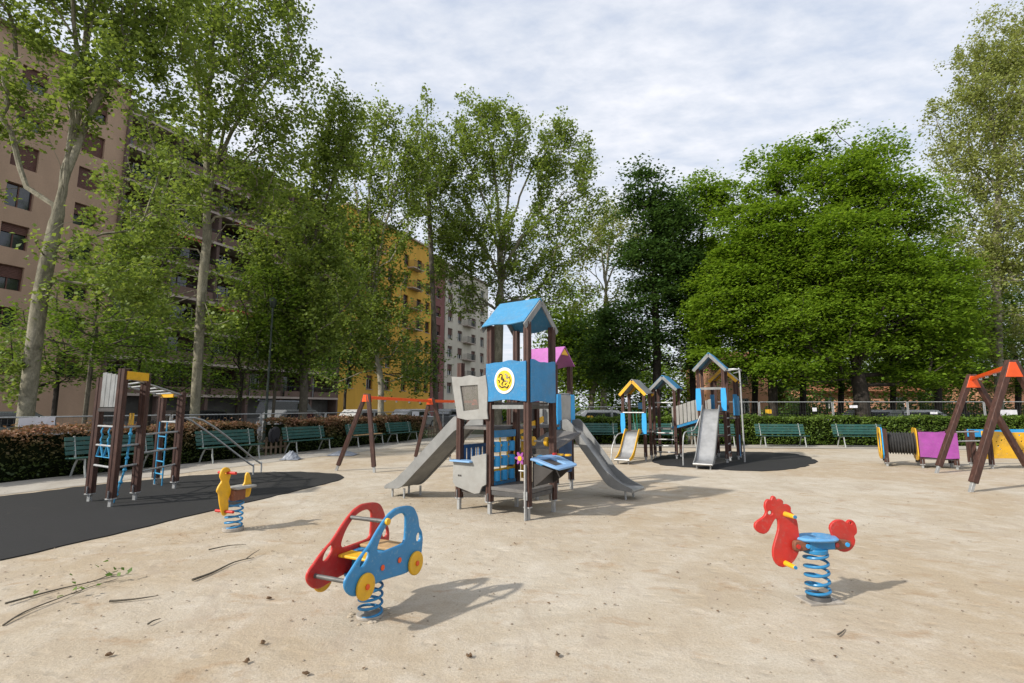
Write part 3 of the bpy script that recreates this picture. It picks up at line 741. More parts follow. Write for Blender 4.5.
# ------------------------------------------------------------------ benches
def bench():
    t = thing('park_bench', '', 'bench'); L = 1.95
    s = MB()
    for i in range(4): s.box(-L/2, L/2, -.22+i*.115, -.12+i*.115, .43-.006*i, .46-.006*i)
    s.build('seat', M['green_bench'], t, .006)
    b = MB()
    for i in range(4):
        z = .50+i*.105; y = .235+i*.028
        b.frame_box((0,y,z+.04), Vector((L/2,0,0)), Vector((0,.015,-.004)), Vector((0,.011,.044)))
    b.build('backrest', M['green_bench'], t, .005)
    for sx in (-.78, .78):
        l = MB(); l.tube([(sx,-.26,0), (sx,-.2,.22), (sx,-.18,.41), (sx,.1,.40), (sx,.21,.44), (sx,.34,.92)], .022, 8)
        l.tube([(sx,.12,.40), (sx,.24,.2), (sx,.32,0)], .022, 8); l.build('leg', M['bench_leg'], t)
    return t
proto = bench(); BG = 'green park benches along the hedges'; first = True
def put_bench(x, y, rz, label):
    global first
    o = proto if first else copy_tree(proto); first = False
    o.location = (x, y, .007); o.rotation_euler.z = rz; tag(o, label, 'bench', BG)
for (pa, pb, lab) in [((72,476),(155,467.5),'green slatted bench partly behind the left climbing frame'), ((197,467.5),(261,461),'green slatted bench behind the sloping steel handrails'), ((284,458.3),(331,454.3),'green slatted bench with a plastic sheet at its foot by the picket gap'), ((348,452.6),(383,449.8),'green slatted bench behind the near legs of the left swing, with one bare wood slat'), ((387,449.6),(418,447.2),'green slatted bench nearest the far end of the reddish hedge')]:
    a, b = on_line(pa[0], pa[1], 13.75), on_line(pb[0], pb[1], 13.75)
    m_ = (a+b)/2; put_bench(m_.x, m_.y, rzS, lab)
for px, y, lab in [(596,22.1,'green slatted bench in front of the short hedge, right of the steel slide'), (655,21.75,'green slatted bench seen behind the small yellow edged slide'), (713,21.1,'green slatted bench behind the tall tower with the steel pole'), (783,20.8,'green slatted bench standing clear between rubber mat and long hedge'), (862,20.5,'green slatted bench left of the ribbed crawl tunnel')]:
    put_bench(V(px,440,y).x, y, R(-5), lab)
# bare wood board left on the fourth left bench
a, b = on_line(352,443,13.55), on_line(383,440,13.55)
mm = (a+b)/2; o = MB().box(-.85,.85,-.06,.06,0,.035).build('wooden_board', M['tan_wood'], None, .004); o.location = (mm.x, mm.y, .478); o.rotation_euler.z = rzS
tag(o, 'bare tan wooden board lying on a bench seat behind the left swing', 'board')
def crumple(label, c, w, h, seed, dd=.3):
    rr = random.Random(seed); m = MB(); n = 12; vs = []; fs = []
    for j in range(n+1):
        for i in range(n+1):
            x, y = (i/n-.5), (j/n-.5); r = math.hypot(x, y)*2
            z = h*max(0, 1-r)**.8*(.85+.3*rr.random())+.012+.012*rr.random()
            vs.append((x*w+rr.uniform(-.012,.012), y*dd+rr.uniform(-.012,.012), z))
    for j in range(n):
        for i in range(n): k = j*(n+1)+i; fs.append((k,k+1,k+n+2,k+n+1))
    o = m.add(vs, fs).build('plastic_sheet', M['bag'], None, smooth=False); o.location = c; tag(o, label, 'plastic sheet')
    sm = o.modifiers.new('solid', 'SOLIDIFY'); sm.thickness = .006
crumple('crumpled pale plastic sheet heaped at the foot of a bench', G(291,459.5,.007), .55, .26, 4, .5)
crumple('crumpled pale plastic sheet lying on the path near the swing leg', G(343,455,.007), .9, .16, 9, .8)
o = MB().box(-.06,.06,-.06,.06,0,.85).build('wooden_post', M['old_wood'], None, .01); o.location = (V(577,440,21.9).x, 21.9, 0); tag(o, 'short wooden post left of the bench beyond the steel slide', 'post')

# ------------------------------------------------------------------ shared playground pieces
def post(t, x, y, top, foot=.24, w=.088, lean=None, mat='post', bolt=True):
    x2, y2 = (x, y) if lean is None else lean
    m = MB(); q = w/2; g = w*.14
    prof = [(-q,-q),(-g,-q),(-g*.5,-q+.008),(g*.5,-q+.008),(g,-q),(q,-q),(q,-g),(q-.008,-g*.5),(q-.008,g*.5),(q,g),(q,q),(g,q),(g*.5,q-.008),(-g*.5,q-.008),(-g,q),(-q,q),(-q,g),(-q+.008,g*.5),(-q+.008,-g*.5),(-q,-g)]
    z0 = foot-.06; fx = lambda z: x+(x2-x)*z/top; fy = lambda z: y+(y2-y)*z/top; n = len(prof)
    vs = [(fx(z)+a, fy(z)+b, z) for z in (z0, top) for a, b in prof]
    m.add(vs, [tuple(range(n))[::-1], tuple(range(n, 2*n))] + [(i, (i+1) % n, (i+1) % n+n, i+n) for i in range(n)])
    p = m.build('post', M[mat], t, smooth=False)
    f = MB(); f.beam((x,y,-.02), (fx(foot),fy(foot),foot), .052, .052); f.box(fx(foot)-q-.004, fx(foot)+q+.004, fy(foot)-q-.004, fy(foot)+q+.004, foot-.075, foot-.055)
    f.beam((fx(foot), fy(foot)-q-.004, foot-.06), (fx(foot+.1), fy(foot+.1)-q-.004, foot+.07), .05, .006)
    f.build('foot', M['galv'], p, .004)
    return p
def gable(t, a0, a1, b0, b1, ze, zr, mat, trim=None, axis='a', th=.022, tri=None, seed=0):
    """gable roof: ridge along a (or b); two boards with waved eaves"""
    mid = (b0+b1)/2; hb = (b1-b0)/2; sl = math.hypot(hb, zr-ze); r = []
    m = None
    for sgn in (-1, 1):
        U = Vector((1,0,0)); W = Vector((0, -sgn*hb, zr-ze)).normalized(); O = Vector((a0, mid+sgn*hb, ze))
        if axis == 'b': U = Vector((0,1,0)); W = Vector((-sgn*hb, 0, zr-ze)).normalized(); O = Vector((mid+sgn*hb, a0, ze))
        L = a1-a0; rr = random.Random(seed+sgn); ph = rr.uniform(0,6)
        bot = [(L*i/10, .022*math.sin(2.4*PI*i/10+ph)) for i in range(11)]
        MB().prism([bot+[(L,sl),(0,sl)]], O, U, W, th, .004).build('roof', M[mat], t)
    if trim:
        for e in (a0-.012, a1+.012):
            for sgn in (-1, 1):
                p0 = (e, mid+sgn*hb*.99, ze-.062); p1 = (e, mid+sgn*.005, zr-.066)
                if axis == 'b': p0 = (mid+sgn*hb*.99, e, ze-.062); p1 = (mid+sgn*.005, e, zr-.066)
                MB().beam(p0, p1, .09, .022, (1,0,0) if axis == 'a' else (0,1,0)).build('gable_board', M[trim], t, .003)
    if tri:
        k = .36
        for e in (a1-.02,) if axis == 'a' else (a0+.02,):
            P = [(-hb*k, zr-(zr-ze)*k-.03), (hb*k, zr-(zr-ze)*k-.03), (0, zr-.04)]
            O, U = ((e, mid, 0), (0,1,0)) if axis == 'a' else ((mid, e, 0), (1,0,0))
            MB().prism([P], O, U, (0,0,1), .02).build('gable_board', M[tri], t)
def panel(t, p, q, loops, mat, th=.02, name='panel', label=None):
    """upright board from p to q (plan points); loops in (distance, height)"""
    U = Vector((q[0]-p[0], q[1]-p[1], 0)).normalized()
    o = MB().prism(loops, (p[0], p[1], 0), U, (0,0,1), th).build(name, M[mat], t)
    if label: o['label'] = label
    return o
def slide(t, start, d, zt, L, w, wall=.16, side='slide_side', bed='steel', end_z=.18, flat=.22, legs=(.12,), leg_mat='galv'):
    """straight chute from start along d (plan), with two side walls, a sheet bed and support legs"""
    d = Vector((d[0], d[1], 0)).normalized(); n = Vector((-d.y, d.x, 0)); st = Vector((start[0], start[1], 0))
    a, b = .16, L-.5
    ctl = [(0,zt), (a,zt-.02), (a+.12,zt-.10)] + [(a+.12+(b-a-.12)*k/6, (zt-.10)+(end_z+.10-zt+.10)*k/6) for k in range(1,7)] + [(L-.36,end_z+.015), (L-.2,end_z-.01), (L,end_z-.02)]
    pr = spline(ctl, 3, False)
    for sg in (-1, 1):
        low = [(p[0], p[1]-.035) for p in pr]; up = []
        for i, p in enumerate(pr):
            u = i/(len(pr)-1); h = wall*min(1, .55+u*4)*(1 if u < .8 else max(.12, 1-(u-.8)/.2*.9)); up.append((p[0], p[1]+h))
        MB().prism([low+up[::-1]], st+n*sg*(w/2+.012), d, (0,0,1), .024, .004).build('side_wall', M[side], t)
    vs = []; fs = []; k = len(pr)
    for p in pr:
        for j in range(7):
            u = (j/6-.5); vs.append(st+d*p[0]+n*u*(w-.004)+Vector((0,0,p[1]+.02*(2*abs(u))**4)))
    vs += [v-Vector((0,0,.022)) for v in vs]; m_ = k*7
    for i in range(k-1):
        for j in range(6): q = i*7+j; fs += [(q,q+1,q+8,q+7), (m_+q+7,m_+q+8,m_+q+1,m_+q)]
        fs += [(i*7,i*7+7,m_+i*7+7,m_+i*7), (i*7+6,m_+i*7+6,m_+i*7+13,i*7+13)]
    for j in range(6): fs += [(j,m_+j,m_+j+1,j+1), ((k-1)*7+j,(k-1)*7+j+1,m_+(k-1)*7+j+1,m_+(k-1)*7+j)]
    MB().add(vs, fs).build('slide_bed', M[bed], t)
    e = st+d*L+Vector((0,0,end_z-.035)); MB().cyl(e-n*(w/2+.02), e+n*(w/2+.02), .03, 12).build('slide_lip', M[bed], t)
    for lg in legs:
        c = st+d*(L-lg)
        for sg in (-1, 1): MB().cyl(c+n*sg*(w/2-.05)+Vector((0,0,-.02)), c+n*sg*(w/2-.05)+Vector((0,0,end_z-.03)), .02, 8).build('support_leg', M[leg_mat], t)

# ------------------------------------------------------------------ main play tower
tb = G(528,520); t = thing('play_tower', 'large brown post play tower with blue roof, round yellow emblem, lilac roof and two slides', 'play tower', tb, R(-36))
w = .70
for (x, y, top) in [(0,0,2.88),(-w,0,2.88),(0,w,2.88),(-w,w,2.88),(-1.32,0,2.32),(-1.32,w,2.28),(-1.36,1.42,2.1),(-.78,1.42,2.1),(-.85,2.19,2.42),(-.85,2.78,2.42),(-1.5,2.19,2.42),(-1.5,2.78,2.42)]:
    post(t, x, y, top)
gable(t, -.78, .02, -.12, w+.12, 2.86, 3.30, 'roof_blue', 'grey_slat', 'a', seed=3)
gable(t, -1.62, -.78, 2.1, 2.88, 2.42, 2.8, 'lilac', None, 'a', seed=7, tri='yellow')
o = panel(t, (-w+.0,-.06), (.0,-.06), [[(p[0]-.04, p[1]) for p in wavy(w+.06, 1.70, 2.29, .014, 5)]], 'blue')
e = MB().prism([circle(.33,2.0,.19,.2,40)], (-w,-.076,0), (1,0,0), (0,0,1), .012).build('emblem', M['white'], o)
MB().prism([circle(.33,2.0,.148,.155,36)], (-w,-.085,0), (1,0,0), (0,0,1), .008, .002).build('emblem', M['lemon'], o)
m = MB(); rr = random.Random(11)
def stroke(pts, r=.006): m.tube([(-w+.33+x, -.0905, 2.0+z) for x, z in pts], r, 6)
stroke(spline([(-.10,.05),(-.07,.10),(-.03,.08),(-.05,.03),(-.02,.01)], 4, False), .009); stroke([(.0,.03),(-.01,-.01),(-.04,-.05),(-.02,-.07)], .009)
stroke(spline([(-.09,-.07),(-.04,-.10),(.02,-.09),(.06,-.11),(.09,-.07)], 4, False), .010); stroke(spline([(.10,.06),(.12,0),(.10,-.05)], 4, False), .007)
stroke([(-.11,.01),(-.08,.0),(-.09,-.03)], .009); stroke([(-.03,.05),(.0,.0),(.03,-.01)], .010); stroke([(.02,-.06),(.05,-.04)], .009)
m.build('emblem_drawing', M['black'], o)
m = MB(); stroke(spline([(.02,.10),(.06,.08),(.05,.04),(.09,.05)], 4, False), .010); stroke([(.04,.0),(.07,-.02)], .010); m.build('emblem_drawing', M['grey_board'], o)
panel(t, (.056,.0), (.056,w), [[(p[0]-.0, p[1]) for p in wavy(w, 1.68, 2.30, .014, 8)]], 'blue')
panel(t, (-w,w+.05), (0,w+.05), [wavy(w, 1.70, 2.27, .014, 9)], 'lilac')
MB().box(-w+.05,-.05,.05,w-.05,1.64,1.675).build('deck', M['deck'], t, .004)
for yy in (0, w): MB().box(-w+.045,-.045,yy-.02,yy+.02,1.575,1.635).build('crossbar', M['grey_slat'], t, .003)
MB().box(-w-.02,.02,-.03,w+.03,.36,.41).build('deck', M['deck'], t, .004)
m = MB(); m.box(-w+.05,-.05,-.025,.015,.29,.355); m.box(.0-.015,.02,.05,w-.05,.29,.355); m.build('crossbar', M['dark_steel'], t, .003)
# low house bay: leaning window board and counter
o = panel(t, (-1.36,-.075), (-.72,-.075), [[(.05,1.43),(.25,1.40),(.68,1.42),(.66,1.55),(.67,1.85),(.63,2.10),(.48,2.07),(.30,2.11),(.12,2.085),(-.09,2.10),(-.05,1.87),(.02,1.56)], [(.18,1.54),(.50,1.57),(.47,1.95),(.10,1.94)]], 'grey_board', .024)
MB().prism([[(.16,1.52),(.52,1.55),(.49,1.97),(.08,1.96)]], (-1.36,-.058,0), (1,0,0), (0,0,1), .006, .001).build('window_pane', M['clear'], o)
panel(t, (-1.39,-.07), (-.72,-.07), [[(.0,.42),(.06,.36),(.45,.28),(.55,.30),(.60,.40),(.68,.44),(.68,.90),(.38,.84),(.38,.745),(0,.745)]], 'grey_board', .026)
MB().box(-1.40,-.98,-.16,.06,.748,.772).build('counter_shelf', M['pale_blue'], t, .006)
m = MB(); m.prism([rect(0,.035,0,.028), ], (-1.28,-.0845,.52), (1,0,0), (0,0,1), .002, .0005); m.prism([rect(.042,.075,0,.028)], (-1.28,-.0845,.52), (1,0,0), (0,0,1), .002, .0005); m.build('maker_plate', M['dark_board'], t)
MB().box(-1.30,-w-.02,0.0,w,.27,.32).build('deck', M['deck'], t, .004)
panel(t, (-1.30,0.05), (-1.30,w-.05), [rect(.02,w-.12,.62,1.0)]+[rect(.07+i*.115,.115+i*.115,.68,.94) for i in range(5)], 'navy', .03)
# upper decks
MB().box(-1.34,-w-.05,.02,w,1.25,1.30).build('deck', M['deck'], t, .004)
MB().box(-1.42,-.76,w+.02,2.2,1.23,1.28).build('deck', M['deck'], t, .004)
MB().box(-1.5,-.85,2.2,2.78,1.20,1.25).build('deck', M['deck'], t, .004)
panel(t, (-w-.06,w+.06), (-.78-.02,1.40), [rect(0,.66,1.36,1.70)], 'dark_board')
panel(t, (-1.36,1.40), (-.78,1.40), [rect(.03,.57,1.32,1.72)], 'dark_board')
panel(t, (-1.5,2.15), (-.85,2.15), [rect(.05,.62,1.25,1.85)]+[rect(.15+.13*i,.165+.13*i,1.3,1.8) for i in range(4)], 'grey_slat')
# sloped ramp up to the rear platform, with yellow cheek
m = MB(); m.frame_box((-.45,1.3,1.0), Vector((.30,0,-.02)), Vector((0,.62,.16)), Vector((0,-.004,.014))); m.build('ramp', M['deck'], t)
m = MB(); m.frame_box((-.78,1.1,1.25), Vector((.012,0,0)), Vector((0,.55,.14)), Vector((0,-.01,.05))); m.build('ramp_cheek', M['yellow'], t)
# noughts and crosses panel on the side A-D
g = MB()
for i in range(4): g.cyl((-w,.06+i*.193,.42), (-w,.06+i*.193,1.2), .014, 8)
for i in range(5): g.beam((-w,.06,.45+i*.185), (-w,.64,.45+i*.185), .03, .03, (1,0,0))
fr = g.build('game_frame', M['yellow'], t)
for i in range(3):
    for k in range(3):
        c = (-w, .157+i*.193, .545+k*.22)
        MB().tube([(c[0],c[1],c[2]-.078),(c[0],c[1],c[2]+.078)], .066, 12).build('game_block', M['sky_blue'], t, .006)
for z0, z1 in ((1.13,1.24),(.41,.46)): MB().box(-w-.03,-w+.03,.055,.645,z0,z1).build('game_rail', M['blue2'], t, .004)
panel(t, (-.62,w+.02), (-.42,w+.02), [rect(0,.17,.46,1.13)], 'yellow')
# abacus bar with yellow discs and dark board with small wheel
m = MB(); m.cyl((-.6,w,1.06),(-.02,w,1.06),.016,10); m.build('abacus_bar', M['galv'], t)
for a in (-.38, -.10): MB().tube([(a-.03,w,1.06),(a+.03,w,1.06)], .075, 18).build('abacus_disc', M['yellow'], t, .006)
panel(t, (-.40,w+.03), (-.04,w+.03), [rect(0,.33,.5,.94)], 'dark_board')
MB().tube([(-.22,w-.03,.76),(-.22,w+.01,.76)], .09, 18).build('play_wheel', M['blue2'], t)
# flower crank on the near post
m = MB()
fl = [((.075+.025*math.cos(6*a))*math.cos(a), (.075+.025*math.cos(6*a))*math.sin(a)) for a in [2*PI*i/48 for i in range(48)]]
m.prism([fl], (-.115,-.02,.86), (1,0,0), (0,0,1), .03); fo = m.build('flower', M['purple'], t)
MB().tube([(-.115,-.045,.86),(-.115,-.02,.86)], .035, 16).build('flower_centre', M['yellow'], fo)
m = MB(); m.cyl((-.15,-.01,.68),(-.02,-.01,.68),.012,8); m.build('crank_bar', M['galv'], t)
m = MB(); m.beam((.0,-.062,-.02),(.0,-.062,.78),.05,.022); m.box(-.03,.03,-.073,-.045,.28,.40); m.build('steel_strut', M['galv'], t, .003)
# play counter (tilted tray) on the right hand side
W_ = Vector((1,0,-.28)).normalized(); O = Vector((.045,.02,.86))
P = spline([(0,0),(.10,-.015),(.34,0),(.46,.04),(.47,.14),(.45,.5),(.42,.62),(.3,.64),(.0,.64)], 3)
tr = MB().prism([P, [(.08,.09),(.36,.10),(.35,.40),(.08,.40)]], O, W_, (0,1,0), .03, .006).build('play_tray', M['pale_blue'], t)
MB().prism([[(.07,.08),(.37,.09),(.36,.41),(.07,.41)]], O-Vector((0,0,.016)), W_, (0,1,0), .01, .001).build('tray_window', M['dark_board'], tr)
m = MB()
for a, b in ((.2,.5),(.33,.5)): m.tube([O+Vector((a,b,.02)), O+Vector((a,b,.045))], .05, 18)
m.build('tray_knob', M['yellow'], tr)
m = MB(); m.tube([O+Vector((.09,.51,.02)), O+Vector((.09,.51,.05))], .035, 14); m.build('tray_knob', M['red'], tr)
for yy in (.05, .60): MB().prism([[(.03,.44),(.04,.80),(.38,.715),(.20,.56)]], (.02,yy,0), (1,0,0), (0,0,1), .02).build('tray_bracket', M['dark_board'], t)
MB().prism([[(0,.46),(.56,.46),(.56,.74),(0,.74)]], (.06,.04,0), (0,1,0), (0,0,1), .02).build('panel', M['dark_board'], t)
panel(t, (-.80,2.22), (-.80,2.76), [rect(.02,.5,.35,.95)], 'navy')
# slides
slide(t, (-1.34,.36), (-1,-.02), 1.28, 1.83, .5, .21, 'slide_side', 'slide_side', .2, legs=(.12,.42))
slide(t, (-.82,2.485), (1,0), 1.22, 1.46, .44, .19, 'slide_side', 'steel', .2, legs=(.15,))
for b in (2.22, 2.75): panel(t, (-.78,b), (-.78,b+.001), [rect(-.09,.09,1.22,1.83)] if False else [[(-.07,1.18),(.07,1.18),(.085,1.5),(.07,1.85),(-.07,1.85),(-.085,1.5)]], 'sky_blue', .022)
MB().box(-.80,-.775,2.3,2.68,1.25,1.84).build('slide_hood', M['steel'], t, .004)
MB().cyl((-.85,2.19,1.86),(-.85,2.78,1.86),.02,10).build('rail', M['galv'], t)

# ------------------------------------------------------------------ second play set
pb = G(646,461); PS = thing('play_tower', 'twin play towers with yellow and blue gables, grey bridge and two straight slides', 'play tower', pb, R(-30)); t = PS
def tower(a0, b0, w, top, feet=.18):
    for x, y in ((a0,b0),(a0+w,b0),(a0,b0+w),(a0+w,b0+w)): post(t, x, y, top, feet, .085)
tower(-.66, 0, .66, 2.03)                                            # small, yellow gable
gable(t, -.10, .78, -.74, .08, 2.03, 2.46, 'grey_slat', 'yellow', 'b', seed=2)
MB().box(-.66,0,0,.66,.80,.85).build('deck', M['deck'], t)
for x in (-.66, 0): panel(t, (x,-.055), (x+.001,-.055), [[(-.06,.80),(.06,.80),(.075,1.1),(.06,1.42),(-.06,1.42),(-.075,1.1)]], 'sky_blue')
MB().cyl((-.66,-.03,1.44),(0,-.03,1.44),.022,10).build('rail', M['galv'], t)
slide(t, (-.33,-.03), (0,-1), .86, 1.25, .40, .13, 'yellow', 'steel', .16, legs=(.1,))
m = MB(); m.tube(spline([(-.60,.1,.8),(-.78,-.2,.78),(-.86,-.5,.45),(-.88,-.62,0)], 4, False), .018, 8); m.build('handrail', M['galv'], t)
tower(.02, 1.05, .66, 2.21)                                          # middle, blue gable
gable(t, .95, 1.85, -.08, .78, 2.2, 2.62, 'roof_blue', 'grey_slat', 'b', seed=4)
MB().box(.02,.68,1.05,1.71,.90,.95).build('deck', M['deck'], t)
MB().box(-.62,.1,.62,1.1,.83,.88).build('deck', M['deck'], t)
for i in range(4): MB().cyl((.06,1.02-.06*i,.2+.2*i),(.64,1.02-.06*i,.2+.2*i),.02,8).build('rung', M['galv'], t)
m = MB(); m.cyl((.02,1.05,1.75),(.68,1.05,1.75),.02,8); m.build('rail', M['galv'], t)
m = MB()
for k in range(5): m.tube([(-.5+.09*k,.64,.86),(-.55+.11*k,.66,1.5)], .012, 6)
m.build('rope_net', M['rope_green'], t)
m = MB(); m.box(-.36,-.16,.6,.64,1.55,1.75); m.build('panel', M['blue2'], t, .01)
# bridge with grey slats
p, q = Vector((.70,1.38,.95)), Vector((1.62,.92,1.22))
d = (q-p); pl_ = Vector((d.x,d.y,0)).normalized(); nn_ = Vector((-pl_.y,pl_.x,0))
m = MB(); m.frame_box((p+q)/2, d/2, nn_*.27, Vector((0,0,.025))); m.build('bridge_deck', M['deck'], t)
for sg in (-1, 1):
    for i in range(7):
        c = p+d*((i+.5)/7)+nn_*sg*.30; MB().frame_box(c+Vector((0,0,.34)), d/7*.42, nn_*.012, Vector((0,0,.30))).build('bridge_board', M['grey_board'], t, .006)
    MB().beam(p+nn_*sg*.28+Vector((0,0,.0)), q+nn_*sg*.28, .04, .08).build('bridge_rail', M['blue2'], t)
tower(1.50, .58, .70, 2.76)                                         # large, blue gable
gable(t, .46, 1.40, 1.39, 2.31, 2.74, 3.22, 'roof_blue', 'grey_slat', 'b', seed=6)
MB().box(1.50,2.2,.58,1.28,1.45,1.5).build('deck', M['deck'], t)
MB().box(1.55,2.15,.6,1.26,.75,.79).build('deck', M['deck'], t)
for x in (1.50, 2.20): panel(t, (x,.525), (x+.001,.525), [[(-.065,1.5),(.065,1.5),(.08,1.85),(.065,2.16),(-.065,2.16),(-.08,1.85)]], 'sky_blue')
MB().box(1.50,2.25,.54,.62,2.12,2.19).build('crossbar', M['grey_slat'], t)
slide(t, (1.85,.55), (0,-1), 1.55, 1.95, .44, .16, 'slide_side', 'steel', .17, legs=(.1,))
m = MB(); m.tube(spline([(1.56,.3,1.35),(1.42,0,.95),(1.28,-.6,.9),(1.24,-.72,.55),(1.23,-.75,0)], 4, False), .018, 8); m.build('handrail', M['galv'], t)
for i in range(5): MB().cyl((2.22,.64,.28+.25*i),(2.22,1.22,.28+.25*i),.02,8).build('rung', M['galv'], t)
tower(1.72, 1.75, .66, 2.46)                                        # rear, yellow gable
gable(t, 1.66, 2.5, 1.64, 2.46, 2.46, 2.86, 'grey_slat', 'yellow', 'b', seed=8)
MB().box(1.72,2.38,1.3,2.41,1.25,1.30).build('deck', M['deck'], t)
for x in (1.72, 2.38): panel(t, (x,1.68), (x+.001,1.68), [[(-.065,1.35),(.065,1.35),(.065,2.0),(-.065,2.0)]], 'blue2')
panel(t, (2.42,1.75), (2.42,2.41), [rect(0,.66,1.35,1.95)], 'blue2')
panel(t, (2.42,1.75), (2.42,2.41), [rect(0,.3,.1,.75)], 'blue2')
m = MB(); pp = Vector((2.62,1.0,0))
m.tube(spline([(pp.x,pp.y,0),(pp.x,pp.y,1.0),(pp.x,pp.y,2.6),(pp.x-.05,pp.y,2.72),(pp.x-.2,pp.y,2.74),(2.2,pp.y+.1,2.74)], 4, False), .024, 10); m.build('slide_pole', M['galv'], t)
m = MB(); m.tube(spline([(2.2,.58,2.66),(2.62,.65,2.7),(2.62,1.4,2.7),(2.38,1.75,2.66)], 4, False), .018, 8); m.build('top_hoop', M['galv'], t)

# ------------------------------------------------------------------ left climbing frame
F = [G(89,502), G(110,507.5), G(134.5,500.5), G(155,485), G(174,489)]
cb = F[2].copy(); t = thing('climbing_frame', 'brown post climbing frame with overhead ladder, trapeze rings and steel handrails on the rubber mat', 'climbing frame', cb)
q_ = [f-cb for f in F]; tops = [2.12, 2.24, 2.12, 1.9, 1.9]
for c, z in zip(q_, tops): post(t, c.x, c.y, z, .2, .105)
U = (q_[1]-q_[0]); L = U.length; un = U.normalized()
for i in range(4):
    a = .06+i*(L-.12)/4
    MB().prism([rect(a,a+(L-.12)/4-.02,1.60,2.2-.02*i)], q_[0]-Vector((0,.0,0))+Vector((un.y,-un.x,0))*.0, un, (0,0,1), .03, .006).build('slat', M['grey_slat'], t)
m = MB(); m.beam(q_[0]+Vector((0,0,1.56)), q_[1]+Vector((0,0,1.56)), .06, .06, (0,1,0)); m.build('crossbar', M['dark_board'], t)
def bar(a, b, z0, z1, r=.019, name='bar', mat='galv'): return MB().cyl(a+Vector((0,0,z0)), b+Vector((0,0,z1)), r, 10).build(name, M[mat], t)
bar(q_[0], q_[1], 1.28, 1.28); bar(q_[1], q_[2], 1.27, 1.27)
for z in (.96, .62): bar(q_[1], q_[2], z, z, name='rung'); bar(q_[0], q_[1], z, z, name='rung')
for z in (1.12, .80, .48): bar(q_[2], q_[4], z, z, name='rung')
bar(q_[3], q_[4], 1.3, 1.3)
for pa, pb_, z in ((1,2,2.05),): 
    u2 = (q_[pb_]-q_[pa]); ln = u2.length
    MB().prism([rect(.02,ln-.02,2.06,2.2)], q_[pa]+Vector((.06,-.01,0)), u2.normalized(), (0,0,1), .024).build('panel', M['yellow'], t)
u2 = q_[4]-q_[3]; MB().prism([rect(.02,u2.length-.3,1.80,1.90)], q_[3]+Vector((0,-.06,0)), u2.normalized(), (0,0,1), .024).build('panel', M['yellow'], t)
MB().prism([rect(.08,.24,1.3,1.5)], q_[0]+un*.55+Vector((.05,.3,0)), un, (0,0,1), .02).build('panel', M['yellow'], t)
ra, rb = (q_[1]+Vector((0,0,2.12)), q_[4]+Vector((0,0,1.84))), (q_[0]+Vector((0,0,2.08)), q_[3]+Vector((0,0,1.84)))
m = MB(); m.cyl(*ra, .02, 10); m.cyl(*rb, .02, 10); m.build('ladder_rail', M['galv'], t)
for i in range(1, 7):
    f = i/7; MB().cyl(ra[0].lerp(ra[1], f), rb[0].lerp(rb[1], f), .017, 8).build('ladder_rung', M['galv'], t)
for k in (.28, .62):                                                # trapeze rings
    c = q_[0].lerp(q_[1], k)
    m = MB()
    for s_ in range(9): m.tube([c+Vector((.012*math.cos(s_*1.57),.012*math.sin(s_*1.57),1.28-s_*.035)), c+Vector((.012*math.cos(s_*1.57+1.57),.012*math.sin(s_*1.57+1.57),1.28-s_*.035-.04))], .012, 6)
    ch = m.build('chain', M['rope'], t)
    tri_ = [c+Vector((0,0,.99)), c+un*.13+Vector((0,0,.77)), c-un*.13+Vector((0,0,.77)), c+Vector((0,0,.99))]
    MB().tube(tri_, .017, 8).build('trapeze_ring', M['rope'], t)
c = q_[1].lerp(q_[2], .55); m = MB()
m.tube([c+Vector((0,0,1.27)), c+Vector((-.03,.0,.6)), c+Vector((-.14,-.05,.02))], .016, 8)
for z in (1.15,.95,.75,.55,.35,.15): m.ball(c+Vector((-.03*min(1,(1.27-z)/.67)-.11*max(0,(.6-z)/.6), -.05*max(0,(.6-z)/.6), z)), .032, 8, 6)
m.build('climbing_rope', M['rope'], t)
m = MB(); a, b = q_[3]+Vector((.02,-.05,0)), q_[3].lerp(q_[4], .45)+Vector((0,-.05,0))
for e in (a, b): m.tube([e+Vector((0,0,1.3)), e+Vector((0,0,.03))], .014, 7)
for z in (.25,.5,.75,1.0): m.tube([a+Vector((0,0,z)), b+Vector((0,0,z))], .014, 7)
m.build('rope_ladder', M['rope'], t)
h1, h2 = G(253,475)-cb, G(261,472.5)-cb
for hh, o0 in ((h1, 0), (h2, .25)):
    s0 = q_[4].lerp(q_[3], .2+o0*1.6)+Vector((0,0,1.28)); s1 = V(191+(2 if o0 else 0),421.5,10.9)-cb+Vector((o0*.25,o0,.02))
    m = MB(); m.tube(spline([s0, s1, hh+Vector((-.10,-.08,.30)), hh+Vector((-.01,-.01,.24)), hh], 5, False), .021, 10); m.build('handrail', M['galv'], t)

